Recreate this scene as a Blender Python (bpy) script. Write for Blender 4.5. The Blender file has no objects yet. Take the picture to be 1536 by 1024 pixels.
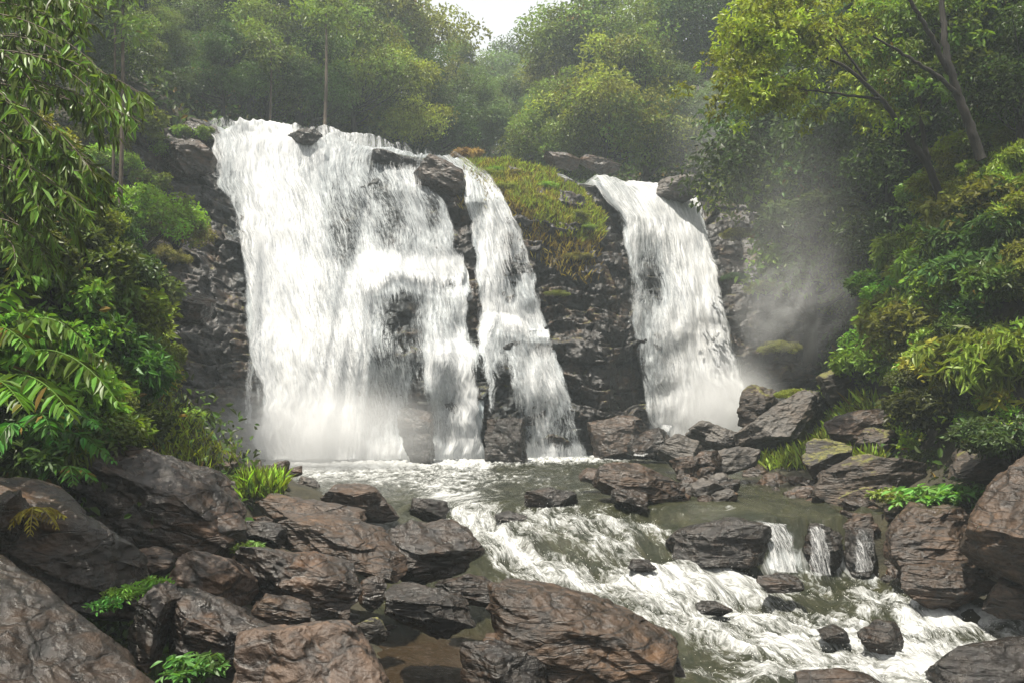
import bpy, math, random
import numpy as np
from mathutils import Vector

# ------------------------------------------------------------------ camera, sky, sun, exposure
scene = bpy.context.scene
COL = scene.collection
F = 1330.0                      # focal length in photo pixels (photo 1536 x 1024)
CAM = np.array([0.0, 0.0, 2.2])
PITCH = math.atan(80.0 / F)
cp, sp = math.cos(PITCH), math.sin(PITCH)
cam_d = bpy.data.cameras.new("camera")
cam_d.sensor_width = 36.0
cam_d.lens = F / 1536.0 * 36.0
cam_d.clip_start = 0.1
cam_d.clip_end = 2000
cam = bpy.data.objects.new("camera", cam_d)
COL.objects.link(cam)
cam.location = CAM
cam.rotation_euler = (math.pi / 2 + PITCH, 0, 0)
scene.camera = cam

SUN = Vector((-0.20, -0.22, 0.92)).normalized()
w = bpy.data.worlds.new("World")
scene.world = w
w.use_nodes = True
wn = w.node_tree
sky = wn.nodes.new("ShaderNodeTexSky")
sky.sky_type = 'NISHITA'
sky.sun_disc = False
sky.sun_elevation = math.asin(SUN.z)
sky.sun_rotation = math.atan2(SUN.x, SUN.y)
sky.dust_density = 9.0
sky.ozone_density = 0.3
veil = wn.nodes.new("ShaderNodeMix")          # thin bright cloud over the sky
veil.data_type = 'RGBA'
veil.inputs[0].default_value = 0.6
veil.inputs[7].default_value = (12.6, 12.5, 12.2, 1)
wn.links.new(sky.outputs[0], veil.inputs[6])
wn.links.new(veil.outputs[2], wn.nodes["Background"].inputs[0])
wn.nodes["Background"].inputs[1].default_value = 0.05
sl = bpy.data.lights.new("sun", 'SUN')
sl.energy = 5.0
sl.angle = math.radians(0.5)
sl.color = (1.0, 0.94, 0.82)
so = bpy.data.objects.new("sun", sl)
COL.objects.link(so)
so.rotation_euler = SUN.to_track_quat('Z', 'Y').to_euler()
so.location = (-20, 0, 60)
scene.view_settings.view_transform = 'Standard'
scene.view_settings.look = 'None'
scene.view_settings.exposure = 1.2
scene.view_settings.gamma = 1.0
cy = scene.cycles
cy.max_bounces = 6
cy.diffuse_bounces = 2
cy.glossy_bounces = 2
cy.transmission_bounces = 3
cy.transparent_max_bounces = 12
cy.volume_bounces = 1
cy.caustics_reflective = False
cy.caustics_refractive = False
cy.use_denoising = True
cy.volume_step_rate = 1.0
cy.sample_clamp_indirect = 6.0

# ------------------------------------------------------------------ numeric helpers
rng = np.random.default_rng(7)
random.seed(7)


def unproj(px, py, Y):
    """point on the view ray of photo pixel (px, py) at world distance Y"""
    px, py, Y = np.broadcast_arrays(np.asarray(px, float), np.asarray(py, float), np.asarray(Y, float))
    a = (px - 768) / F
    b = (512 - py) / F
    dy = cp - b * sp
    dz = sp + b * cp
    k = Y / dy
    return np.stack([a * k, Y, CAM[2] + dz * k], -1)


def proj(P):
    d = P - CAM
    zc = d[..., 1] * cp + d[..., 2] * sp
    yc = -d[..., 1] * sp + d[..., 2] * cp
    return 768 + F * d[..., 0] / zc, 512 - F * yc / zc


_pr = np.random.default_rng(3)
PERM = _pr.permutation(256)
PERM = np.concatenate([PERM, PERM, PERM])
GR = _pr.normal(size=(256, 3))
GR /= np.linalg.norm(GR, axis=1)[:, None]


def perlin(p):
    p = np.asarray(p, float)
    sh = p.shape[:-1]
    p = p.reshape(-1, 3)
    i = np.floor(p).astype(int)
    f = p - i
    i &= 255
    u = f * f * f * (f * (f * 6 - 15) + 10)
    out = 0
    for dx in (0, 1):
        wx = u[:, 0] if dx else 1 - u[:, 0]
        for dy in (0, 1):
            wy = u[:, 1] if dy else 1 - u[:, 1]
            for dz in (0, 1):
                wz = u[:, 2] if dz else 1 - u[:, 2]
                g = GR[PERM[PERM[PERM[i[:, 0] + dx] + i[:, 1] + dy] + i[:, 2] + dz]]
                out = out + wx * wy * wz * ((f - (dx, dy, dz)) * g).sum(1)
    return (out * 1.5).reshape(sh)


def fbm(p, octv=4, gain=0.5):
    p = np.asarray(p, float)
    o, a = 0, 1.0
    for k in range(octv):
        o = o + a * perlin(p * 2.03 ** k + 17.3 * k)
        a *= gain
    return o


def sstep(a, b, x):
    t = np.clip((x - a) / (b - a), 0, 1)
    return t * t * (3 - 2 * t)


def V3(x, y, z):
    return np.stack(np.broadcast_arrays(np.asarray(x, float), np.asarray(y, float), np.asarray(z, float)), -1)


def nrm(v):
    return v / np.maximum(np.linalg.norm(v, axis=-1, keepdims=True), 1e-9)


def mesh_from(name, V, Fa, attrs=None, uv=None, smooth=True):
    V = np.ascontiguousarray(V.reshape(-1, 3), np.float32)
    Fa = np.ascontiguousarray(Fa, np.int32)
    k = Fa.shape[1]
    me = bpy.data.meshes.new(name)
    me.vertices.add(len(V))
    me.vertices.foreach_set("co", V.ravel())
    me.loops.add(Fa.size)
    me.loops.foreach_set("vertex_index", Fa.ravel())
    me.polygons.add(len(Fa))
    me.polygons.foreach_set("loop_start", np.arange(0, Fa.size, k, dtype=np.int32))
    me.polygons.foreach_set("use_smooth", np.full(len(Fa), smooth))
    if uv is not None:
        l = me.uv_layers.new(name="flow")
        l.data.foreach_set("uv", np.ascontiguousarray(uv.reshape(-1, 2)[Fa.ravel()], np.float32).ravel())
    for n, a in (attrs or {}).items():
        at = me.attributes.new(n, 'FLOAT', 'POINT')
        at.data.foreach_set("value", np.ascontiguousarray(a, np.float32).ravel())
    me.update(calc_edges=True)
    me.validate()
    return me


def grid_faces(n, m):
    i = np.arange(n * m).reshape(n, m)
    return np.stack([i[:-1, :-1], i[1:, :-1], i[1:, 1:], i[:-1, 1:]], -1).reshape(-1, 4)


def link(name, me, mat=None, parent=None):
    o = bpy.data.objects.new(name, me)
    COL.objects.link(o)
    if mat and me and not me.materials:
        me.materials.append(mat)
    if parent:
        o.parent = parent
    return o


def tag(o, label=None, cat=None, group=None, kind=None):
    for k, v in (("label", label), ("category", cat), ("group", group), ("kind", kind)):
        if v:
            o[k] = v
    return o


def empty(name, loc, rz=0.0, sc=1.0):
    o = bpy.data.objects.new(name, None)
    COL.objects.link(o)
    o.location = loc
    o.rotation_euler = (0, 0, rz)
    o.scale = (sc, sc, sc) if not hasattr(sc, '__len__') else sc
    return o


# ------------------------------------------------------------------ materials
class NT:
    def __init__(s, name):
        s.m = bpy.data.materials.new(name)
        s.m.use_nodes = True
        s.t = s.m.node_tree
        s.t.nodes.clear()
        s.out = s.t.nodes.new("ShaderNodeOutputMaterial")

    def n(s, typ, ins=None, **kw):
        nd = s.t.nodes.new("ShaderNode" + typ)
        for k, v in kw.items():
            setattr(nd, k, v)
        for k, v in (ins or {}).items():
            s.set(nd.inputs[k], v)
        return nd

    def set(s, sock, v):
        if isinstance(v, bpy.types.NodeSocket):
            s.t.links.new(v, sock)
        else:
            sock.default_value = v

    def math(s, op, a, b=0.0, clamp=False):
        nd = s.n("Math", {0: a, 1: b}, operation=op)
        nd.use_clamp = clamp
        return nd.outputs[0]

    def noise(s, vec, scale, detail=4.0, rough=0.55, dist=0.0, out=0):
        return s.n("TexNoise", {"Vector": vec, "Scale": scale, "Detail": detail, "Roughness": rough, "Distortion": dist}).outputs[out]

    def ramp(s, fac, stops):
        r = s.n("ValToRGB", {0: fac})
        e = r.color_ramp.elements
        while len(e) < len(stops):
            e.new(0.5)
        for k, (p, c) in enumerate(stops):
            e[k].position = p
            e[k].color = (c, c, c, 1) if not hasattr(c, '__len__') else (*c, 1)
        return r.outputs[0]

    def mixc(s, fac, a, b, typ='MIX'):
        nd = s.n("Mix", data_type='RGBA', blend_type=typ)
        for i, v in ((0, fac), (6, a), (7, b)):
            if not isinstance(v, bpy.types.NodeSocket) and hasattr(v, '__len__') and len(v) == 3:
                v = (*v, 1)
            s.set(nd.inputs[i], v)
        return nd.outputs[2]

    def mapping(s, vec, scale=(1, 1, 1), rot=(0, 0, 0), loc=(0, 0, 0)):
        return s.n("Mapping", {"Vector": vec, "Scale": scale, "Rotation": rot, "Location": loc}).outputs[0]

    def surf(s, sh):
        s.t.links.new(sh, s.out.inputs[0])
        return s.m


def rock_material(name, dark, mid, rust, moss_amt=0.0, wet=0.5, strata=9.0, obj_coord=True, rust_amt=0.5):
    dark, mid, rust = (tuple(v * k for v in c) for c, k in ((dark, 0.5), (mid, 0.38), (rust, 0.52)))
    t = NT(name)
    tc = t.n("TexCoord").outputs["Object"]
    rnd = t.n("ObjectInfo").outputs["Random"]
    if obj_coord:
        off = t.n("VectorMath", {0: tc, 1: t.n("CombineXYZ", {0: t.math('MULTIPLY', rnd, 37.0), 1: t.math('MULTIPLY', rnd, 91.0), 2: rnd}).outputs[0]}, operation='ADD').outputs[0]
    else:
        off = tc
    big = t.noise(off, 1.1, 5, 0.6)
    med = t.noise(off, 4.5, 6, 0.65)
    fine = t.noise(off, 24.0, 6, 0.7)
    lay = t.mapping(off, (1.2, 1.2, strata), (0.25, 0.3, 0))
    lay_n = t.noise(lay, 1.6, 6, 0.65, 0.6)
    c = t.mixc(t.ramp(med, [(0.35, 0.0), (0.65, 1.0)]), dark, mid)
    c = t.mixc(t.math('MULTIPLY', t.ramp(big, [(0.50, 0.0), (0.66, 1.0)]), t.math('MULTIPLY', t.ramp(lay_n, [(0.35, 0.0), (0.62, 1.0)]), rust_amt)), c, rust)
    c = t.mixc(t.ramp(lay_n, [(0.30, 0.75), (0.42, 0.0)]), c, tuple(v * 0.35 for v in dark))
    # pale scuffs and lichen freckles
    c = t.mixc(t.math('MULTIPLY', t.ramp(fine, [(0.62, 0.0), (0.75, 1.0)]), 0.35), c, tuple(min(1, v * 2.6 + 0.03) for v in mid))
    if moss_amt > 0:
        nz = t.n("SeparateXYZ", {0: t.n("NewGeometry").outputs["Normal"]}).outputs[2]
        mm = t.math('ADD', t.math('MULTIPLY', nz, 0.5), t.math('MULTIPLY', t.math('SUBTRACT', med, 0.5), 1.5))
        mm = t.math('ADD', mm, t.math('MULTIPLY', t.math('SUBTRACT', big, 0.5), 1.6))
        mk = t.ramp(mm, [(0.62 - moss_amt * 0.5, 0.0), (0.78 - moss_amt * 0.5, 1.0)])
        mc = t.mixc(t.ramp(fine, [(0.35, 0.0), (0.7, 1.0)]), (0.035, 0.045, 0.010), (0.16, 0.14, 0.025))
        c = t.mixc(mk, c, mc)
    crack = t.n("TexVoronoi", {"Vector": t.n("VectorMath", {0: lay, 1: t.noise(off, 2.0, 3, 0.5, 0, 1)}, operation='ADD').outputs[0], "Scale": 1.1}, feature='DISTANCE_TO_EDGE').outputs[0]
    ck = t.ramp(crack, [(0.0, 0.0), (0.06, 1.0)])
    c = t.mixc(t.math('MULTIPLY', t.math('SUBTRACT', 1.0, ck), 0.8), c, (0.008, 0.007, 0.006))
    h = t.math('ADD', t.math('MULTIPLY', lay_n, 0.9), t.math('MULTIPLY', med, 0.5))
    h = t.math('ADD', h, t.math('MULTIPLY', fine, 0.22))
    h = t.math('ADD', h, t.math('MULTIPLY', ck, 0.12))
    chip = t.n("TexVoronoi", {"Vector": t.n("VectorMath", {0: t.mapping(off, (1, 1, 1.8), (0.3, 0.25, 0)), 1: t.noise(off, 3.0, 2, 0.5, 0, 1)}, operation='ADD').outputs[0], "Scale": 3.2}).outputs["Distance"]
    h = t.math('ADD', h, t.math('MULTIPLY', chip, 0.5))
    bmp = t.n("Bump", {"Strength": 0.9, "Distance": 0.075, "Height": h}).outputs[0]
    rough = t.ramp(t.math('ADD', t.math('MULTIPLY', med, 0.5), t.math('MULTIPLY', big, 0.5)), [(0.38, 0.50 - 0.36 * wet), (0.62, 0.78 - 0.36 * wet)])
    p = t.n("BsdfPrincipled", {"Base Color": c, "Roughness": rough, "Normal": bmp, "Specular IOR Level": 0.5})
    return t.surf(p.outputs[0])


ROCK_DARK = rock_material("rock_dark", (0.014, 0.011, 0.009), (0.076, 0.048, 0.030), (0.19, 0.090, 0.034), 0.0, 0.9, strata=4.5, rust_amt=0.7)
ROCK_BROWN = rock_material("rock_brown", (0.026, 0.018, 0.012), (0.130, 0.078, 0.046), (0.21, 0.105, 0.040), 0.0, 0.65, strata=6.5, rust_amt=0.6)
ROCK_PINK = rock_material("rock_pink", (0.050, 0.034, 0.025), (0.21, 0.135, 0.092), (0.25, 0.135, 0.065), 0.0, 0.5, strata=2.6, rust_amt=0.6)
ROCK_GREY = rock_material("rock_grey", (0.06, 0.052, 0.046), (0.20, 0.175, 0.15), (0.20, 0.13, 0.08), 0.0, 0.2, strata=4.0, rust_amt=0.4)
ROCK_MOSS = rock_material("rock_moss", (0.045, 0.034, 0.026), (0.15, 0.11, 0.08), (0.22, 0.12, 0.05), 0.35, 0.2)
ROCK_VMOSS = rock_material("rock_very_mossy", (0.03, 0.024, 0.018), (0.10, 0.075, 0.05), (0.22, 0.12, 0.04), 0.75, 0.1)
ROCK_WET = rock_material("rock_wet", (0.013, 0.011, 0.010), (0.055, 0.041, 0.030), (0.13, 0.065, 0.028), 0.0, 1.0)
CLIFF_M = rock_material("cliff_rock", (0.018, 0.017, 0.017), (0.075, 0.066, 0.060), (0.17, 0.09, 0.04), 0.16, 0.5, strata=4.0, obj_coord=False, rust_amt=0.8)

t = NT("soil")
tc = t.n("TexCoord").outputs["Object"]
c = t.ramp(t.noise(tc, 1.5, 7, 0.65), [(0.3, (0.012, 0.012, 0.006)), (0.55, (0.030, 0.026, 0.012)), (0.75, (0.05, 0.045, 0.018))])
SOIL = t.surf(t.n("BsdfPrincipled", {"Base Color": c, "Roughness": 0.95, "Normal": t.n("Bump", {"Strength": 1.0, "Distance": 0.15, "Height": t.noise(tc, 3.0, 8, 0.7)}).outputs[0]}).outputs[0])

t = NT("bark")
tc = t.n("TexCoord").outputs["Object"]
bn = t.noise(t.mapping(tc, (9, 9, 1.6)), 1.6, 6, 0.65)
c = t.ramp(bn, [(0.3, (0.007, 0.006, 0.005)), (0.6, (0.024, 0.019, 0.014)), (0.8, (0.055, 0.043, 0.032))])
BARK = t.surf(t.n("BsdfPrincipled", {"Base Color": c, "Roughness": 0.9, "Normal": t.n("Bump", {"Strength": 0.8, "Distance": 0.04, "Height": bn}).outputs[0]}).outputs[0])
t = NT("pale_bark")
tc = t.n("TexCoord").outputs["Object"]
bn = t.noise(t.mapping(tc, (6, 6, 2.0)), 1.6, 6, 0.65)
c = t.ramp(bn, [(0.3, (0.03, 0.022, 0.014)), (0.6, (0.095, 0.072, 0.05)), (0.8, (0.17, 0.135, 0.10))])
PALE_BARK = t.surf(t.n("BsdfPrincipled", {"Base Color": c, "Roughness": 0.85}).outputs[0])


def leaf_material(name, trans=0.30, gloss=0.45):
    t = NT(name)
    oi = t.n("ObjectInfo")
    tint = t.n("Attribute", attribute_name="tint").outputs["Fac"]
    base = oi.outputs["Color"]
    v = t.n("HueSaturation", {"Hue": t.math('ADD', 0.47, t.math('MULTIPLY', tint, 0.06)), "Saturation": 1.0,
                              "Value": t.math('ADD', 0.45, t.math('MULTIPLY', tint, 3.1)), "Fac": 1.0, "Color": base}).outputs[0]
    dead = t.ramp(tint, [(0.965, 0.0), (0.975, 1.0)])
    v = t.mixc(dead, v, (0.16, 0.11, 0.025))
    p = t.n("BsdfPrincipled", {"Base Color": v, "Roughness": gloss, "Specular IOR Level": 0.2})
    tv = t.mixc(1.0, v, (1.5, 1.45, 0.55), 'MULTIPLY')
    tr = t.n("BsdfTranslucent", {"Color": tv})
    mx = t.n("MixShader", {0: trans, 1: p.outputs[0], 2: tr.outputs[0]})
    return t.surf(mx.outputs[0])


LEAF = leaf_material("leaf", 0.32, 0.42)
LEAF_SHINY = leaf_material("leaf_shiny", 0.33, 0.40)
GRASS_M = leaf_material("grass_blade", 0.4, 0.55)


def fall_material(name, offset, su=7.0, sv=1.0):
    """falling water: white aerated strands with clear gaps between them, laid along the flow"""
    t = NT(name)
    uv = t.n("UVMap", uv_map="flow").outputs[0]
    cov = t.n("Attribute", attribute_name="cover").outputs["Fac"]
    warp = t.noise(t.mapping(uv, (0.9, 0.45, 1), loc=(offset, offset, 0)), 1.0, 3, 0.5, 0, 1)
    wv = t.n("VectorMath", {0: t.n("VectorMath", {0: warp, 1: (0.5, 0.5, 0.5)}, operation='SUBTRACT').outputs[0], 1: (0.6, 0.6, 0)}, operation='MULTIPLY').outputs[0]
    uvw = t.n("VectorMath", {0: uv, 1: wv}, operation='ADD').outputs[0]
    n1 = t.noise(t.mapping(uvw, (su, sv, 1), loc=(offset * 3, 0, offset)), 1.0, 6, 0.62)
    n2 = t.noise(t.mapping(uvw, (su * 3.0, sv * 3.2, 1), loc=(offset, 3, offset)), 1.0, 5, 0.65)
    n3 = t.noise(t.mapping(uvw, (1.1, 0.5, 1), loc=(7, offset, 2)), 1.0, 4, 0.55)
    n4 = t.noise(t.mapping(uvw, (46, 13, 1), loc=(3, 8, offset)), 1.0, 4, 0.7)
    n = t.math('ADD', t.math('MULTIPLY', n1, 0.34), t.math('MULTIPLY', n2, 0.40))
    n = t.math('ADD', n, t.math('MULTIPLY', n3, 0.22))
    n = t.math('ADD', n, t.math('MULTIPLY', n4, 0.22))
    k = t.math('ADD', n, t.math('SUBTRACT', cov, 0.70))      # cover 0.5 -> centred
    a = t.ramp(t.math('ADD', k, 0.28), [(0.42, 0.0), (0.53, 0.5), (0.66, 1.0)])
    h = t.math('ADD', t.math('MULTIPLY', n1, 0.7), t.math('MULTIPLY', n2, 0.6))
    h = t.math('ADD', h, t.math('MULTIPLY', n3, 1.2))
    bmp = t.n("Bump", {"Strength": 0.6, "Distance": 0.10, "Height": h}).outputs[0]
    cm = t.math('ADD', t.math('MULTIPLY', n2, 0.5), t.math('ADD', t.math('MULTIPLY', n4, 0.35), t.math('MULTIPLY', n3, 0.25)))
    col = t.ramp(cm, [(0.40, (0.23, 0.25, 0.28)), (0.52, (0.50, 0.515, 0.53)), (0.66, (0.74, 0.745, 0.745))])
    d = t.n("BsdfDiffuse", {"Color": col, "Normal": bmp})
    tl = t.n("BsdfTranslucent", {"Color": (0.72, 0.73, 0.74, 1), "Normal": bmp})
    foam = t.n("MixShader", {0: 0.3, 1: d.outputs[0], 2: tl.outputs[0]})
    tr = t.n("BsdfTransparent", {"Color": (0.93, 0.95, 0.96, 1)})
    mx = t.n("MixShader", {0: a, 1: tr.outputs[0], 2: foam.outputs[0]})
    return t.surf(mx.outputs[0])


FALL_M = fall_material("falling_water", 0.0)
VEIL_M = fall_material("falling_spray", 5.3, 9.0, 0.9)

t = NT("stream_water")
uv = t.n("UVMap", uv_map="flow").outputs[0]
fo = t.n("Attribute", attribute_name="foam").outputs["Fac"]
sh = t.n("Attribute", attribute_name="shallow").outputs["Fac"]
warp = t.noise(t.mapping(uv, (0.8, 0.5, 1)), 1.0, 4, 0.55, 0, 1)
wv = t.n("VectorMath", {0: t.n("VectorMath", {0: warp, 1: (0.5, 0.5, 0.5)}, operation='SUBTRACT').outputs[0], 1: (1.1, 1.1, 0)}, operation='MULTIPLY').outputs[0]
uvw = t.n("VectorMath", {0: uv, 1: wv}, operation='ADD').outputs[0]
f1 = t.noise(t.mapping(uvw, (3.2, 0.9, 1)), 1.0, 7, 0.66)
f2 = t.noise(t.mapping(uvw, (12, 2.8, 1)), 1.0, 6, 0.75)
f3 = t.noise(t.mapping(uvw, (38, 9.0, 1)), 1.0, 4, 0.75)
fn = t.math('ADD', t.math('MULTIPLY', f1, 0.48), t.math('ADD', t.math('MULTIPLY', f2, 0.48), t.math('MULTIPLY', f3, 0.30)))
fa = t.ramp(t.math('ADD', t.math('MULTIPLY', t.math('SUBTRACT', fn, 0.64), 2.1), fo), [(0.36, 0.0), (0.50, 0.35), (0.74, 1.0)])
deep = t.mixc(t.ramp(f1, [(0.4, 0.0), (0.6, 1.0)]), (0.014, 0.016, 0.008), (0.034, 0.034, 0.017))
wc = t.mixc(sh, deep, (0.026, 0.016, 0.008))
rip = t.math('ADD', t.math('MULTIPLY', f1, 0.8), t.math('ADD', t.math('MULTIPLY', f2, 0.55), t.math('MULTIPLY', f3, 0.25)))
b1 = t.n("Bump", {"Strength": 0.75, "Distance": 0.12, "Height": rip}).outputs[0]
wat = t.n("BsdfPrincipled", {"Base Color": wc, "Roughness": 0.08, "IOR": 1.33, "Normal": b1})
b2 = t.n("Bump", {"Strength": 0.8, "Distance": 0.07, "Height": rip}).outputs[0]
fc = t.ramp(t.math('SUBTRACT', fn, 0.12), [(0.36, (0.15, 0.153, 0.140)), (0.50, (0.33, 0.338, 0.335)), (0.68, (0.52, 0.535, 0.545))])
fd = t.n("BsdfDiffuse", {"Color": fc, "Normal": b2})
mx = t.n("MixShader", {0: fa, 1: wat.outputs[0], 2: fd.outputs[0]})
WATER_M = t.surf(mx.outputs[0])


def mist_material(name, dens, thr, scale, stretch=(1, 1, 1)):
    t = NT(name)
    tc = t.n("TexCoord").outputs["Object"]
    ln = t.n("VectorMath", {0: tc}, operation='LENGTH').outputs["Value"]
    fall = t.math('POWER', t.math('SUBTRACT', 1.0, ln, True), 1.9)
    n = t.noise(t.mapping(tc, stretch), scale, 4, 0.6, 0.8)
    n = t.math('MULTIPLY', t.math('SUBTRACT', n, thr, True), 3.0)
    d = t.math('MULTIPLY', t.math('MULTIPLY', fall, n), dens)
    v = t.n("VolumePrincipled", {"Color": (0.95, 0.96, 0.97, 1), "Density": d, "Anisotropy": 0.1})
    t.t.links.new(v.outputs[0], t.out.inputs[1])
    return t.m


# ------------------------------------------------------------------ layout of the valley
# lip of the falls and foot of the cliff, as photo columns -> row and distance
LIP_X = [150, 200, 300, 320, 440, 500, 560, 640, 700, 760, 830, 870, 940, 1000, 1040, 1100, 1180, 1260]
LIP_Y = [172, 182, 197, 199, 202, 212, 224, 238, 249, 245, 261, 275, 285, 291, 302, 308, 306, 304]
BASE_X = [150, 400, 700, 880, 960, 1120, 1260]
BASE_Y = [700, 692, 692, 686, 674, 666, 660]
YB_X = [150, 230, 400, 700, 900, 1000, 1120, 1260]
YB_Y = [23.5, 26.0, 29.0, 30.5, 32.5, 35.0, 36.5, 36.0]
BUMPS = [(600, 470, 50, 75, 1.0), (655, 560, 28, 60, 0.6), (560, 545, 50, 50, 0.5), (640, 630, 26, 70, 0.5), (755, 590, 45, 95, 1.0), (758, 660, 36, 45, 0.6),
         (880, 440, 80, 60, 0.6), (900, 560, 50, 90, 0.7), (925, 650, 60, 40, 0.9), (830, 320, 70, 70, 0.5), (690, 300, 30, 60, 0.5), (975, 500, 60, 60, 0.4)]


def lip(px):
    return np.interp(px, LIP_X, LIP_Y)


def ymac(px, py):
    px, py = np.broadcast_arrays(np.asarray(px, float), np.asarray(py, float))
    l, b = lip(px), np.interp(px, BASE_X, BASE_Y)
    tt = (b - py) / (b - l)
    tt = tt + 0.05 * perlin(V3(px / 75, py / 260, 0.5)) * np.clip(1 - np.abs(tt - 0.5) * 2, 0, 1)
    o1 = np.interp(tt, [-0.3, 0, 0.33, 0.38, 0.54, 0.59, 0.86, 1.0], [-0.3, 0, 0.85, 1.35, 2.0, 2.8, 3.9, 6.3])
    o2 = np.interp(tt, [-0.3, 0, 0.40, 0.45, 0.86, 1.0], [-0.3, 0, 0.9, 1.9, 3.7, 6.3])
    o0 = np.where(tt < 0, 1.5 * tt, 6.3 * np.clip(tt, 0, 2) ** 1.6)
    k1 = np.interp(px, [330, 535, 600, 700, 730], [0, 0, 1, 1, 0])
    k2 = np.interp(px, [690, 740, 860, 930, 1300], [0, 1, 1, 0.12, 0.12])
    off = o1 * k1 + o2 * k2 + o0 * (1 - k1 - k2)
    y = np.interp(px, YB_X, YB_Y) + off
    for bx, by, rx, ry, a in BUMPS:
        y = y - a * np.exp(-(((px - bx) / rx) ** 2 + ((py - by) / ry) ** 2))
    y = y + np.interp(px, [480, 560], [0.35, 0.5]) * fbm(V3(px / 110, py / np.interp(px, [480, 560], [320, 130]), 3.3), 3)
    return y


def surf(px, py, out=0.0):
    """world point of the cliff face; rows above the lip run back over the top"""
    px, py = np.broadcast_arrays(np.asarray(px, float), np.asarray(py, float))
    l = lip(px)
    q = np.maximum(py, l)
    P = unproj(px, q, ymac(px, q))
    k = np.maximum(l - py, 0) * 0.16
    P[..., 1] += k
    P[..., 2] += 0.02 * k
    P[..., 0] *= P[..., 1] / (P[..., 1] - k)
    return P + np.asarray(out, float)[..., None] * np.array([0, -0.9, 0.42])


_lp = np.linspace(150, 1260, 200)
LIP_P = unproj(_lp, lip(_lp), ymac(_lp, lip(_lp)))
XL_Y = [3, 9, 11, 14, 17.5, 22, 26, 30, 40]
XL_V = [-1.7, -1.5, -1.4, -2.1, -3.0, -5.2, -7.2, -8.9, -10]
XR_V = [9.0, 8.8, 8.3, 6.7, 6.2, 6.4, 6.6, 8.5, 10]


def level(x, y):
    """stream surface before waves: pool, then rapids; a short sharp drop on the right"""
    mid = np.interp(y, [3, 10.5, 13.2, 14.6, 15.6, 16.2, 17.2, 18.2, 40], [-1.75, -1.52, -1.30, -1.12, -0.72, -0.52, -0.20, 0.0, 0.0])
    rgt = np.interp(y, [3, 10.5, 15.7, 16.15, 16.6, 18.2, 40], [-1.75, -1.52, -1.16, -1.05, -0.20, 0.0, 0.0])
    k = sstep(3.0, 4.6, x)
    return mid * (1 - k) + rgt * k


def ground(x, y):
    x, y = np.broadcast_arrays(np.asarray(x, float), np.asarray(y, float))
    xl, xr = np.interp(y, XL_Y, XL_V), np.interp(y, XL_Y, XR_V)
    lv = level(x, y)
    dl, dr = xl - x, x - xr
    zl = np.interp(dl, [-3, -0.6, 0, 2, 3.5, 5, 7, 10, 20, 40, 90], [-0.7, -0.4, 0.0, 0.6, 1.6, 4.5, 9, 12, 17, 28, 55])
    zr = np.interp(dr, [-3, -0.6, 0, 1.6, 2.4, 3.2, 4.2, 6, 9, 14, 20, 40, 90], [-0.7, -0.4, 0.0, 0.5, 0.9, 2.6, 5.0, 8.5, 12, 15, 18, 28, 55])
    bank = np.maximum(zl, zr)
    low = lv + np.where(bank > 0, bank * np.interp(y, [4, 8.5, 12, 15], [0.15, 0.33, 0.75, 1.0]), bank)
    yl = np.interp(x, LIP_P[:, 0], LIP_P[:, 1])
    zt = np.interp(x, LIP_P[:, 0], LIP_P[:, 2])
    d = np.maximum(y - yl, 0)
    side = np.maximum(np.abs(x + 0.5) - np.interp(y, [38, 60, 80], [9, 4.5, 3]), 0)
    high = zt - 0.5 + 0.05 * d + 0.38 * np.clip(y - 46, 0, 24) + 0.6 * side * sstep(0, 6, d)
    k = sstep(-0.8, 0.6, y - yl)
    z = low * (1 - k) + np.maximum(high, np.where(np.abs(x) > 11, np.minimum(low, high + 6), -9)) * k
    return z


def ray_ground(px, py, y0=5.0, y1=90.0):
    Y = np.arange(y0, y1, 0.08)
    P = unproj(px, py, Y)
    hit = P[:, 2] <= ground(P[:, 0], P[:, 1])
    i = int(np.argmax(hit)) if hit.any() else len(Y) - 1
    return P[i]


# ------------------------------------------------------------------ ground
gy = np.concatenate([np.linspace(-15, 4, 8), np.linspace(5, 40, 200), np.linspace(41, 110, 90), np.linspace(115, 260, 20)])
gx = np.concatenate([np.linspace(-220, -32, 24), np.linspace(-30, 30, 260), np.linspace(32, 220, 24)])
GX, GY = np.meshgrid(gx, gy, indexing='xy')
GZ = ground(GX, GY) + 0.22 * fbm(V3(GX * 0.7, GY * 0.7, 1.0), 4) * sstep(3, 8, np.abs(GX - 2)) + 0.05 * fbm(V3(GX * 3, GY * 3, 1.0), 3)
tag(link("ground", mesh_from("ground", V3(GX, GY, GZ), grid_faces(len(gy), len(gx))[:, ::-1].copy()), SOIL), kind="structure")

# ------------------------------------------------------------------ cliff
cx = np.arange(150, 1262, 2.0)
cyv = np.concatenate([-np.array([90, 60, 40, 28, 20, 14, 9, 5, 2], float), np.linspace(0, 1, 270)])
PX = np.repeat(cx[None], len(cyv), 0)
L_ = lip(PX)
B_ = np.interp(PX, BASE_X, BASE_Y) + 28
PY = np.where(cyv[:, None] < 0, L_ + cyv[:, None], L_ + cyv[:, None] * (B_ - L_))
P0 = surf(PX, PY)
hh = P0[..., 2] + 0.28 * P0[..., 0] * np.where(P0[..., 0] < -4, 1, -0.4) + 0.55 * fbm(V3(P0[..., 0] * 0.35, P0[..., 2] * 0.35, 5.0), 3)


def hash2(a, b, k):
    return np.mod(np.sin(a * 12.9898 + b * 78.233 + k * 37.719) * 43758.5453, 1.0)


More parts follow.
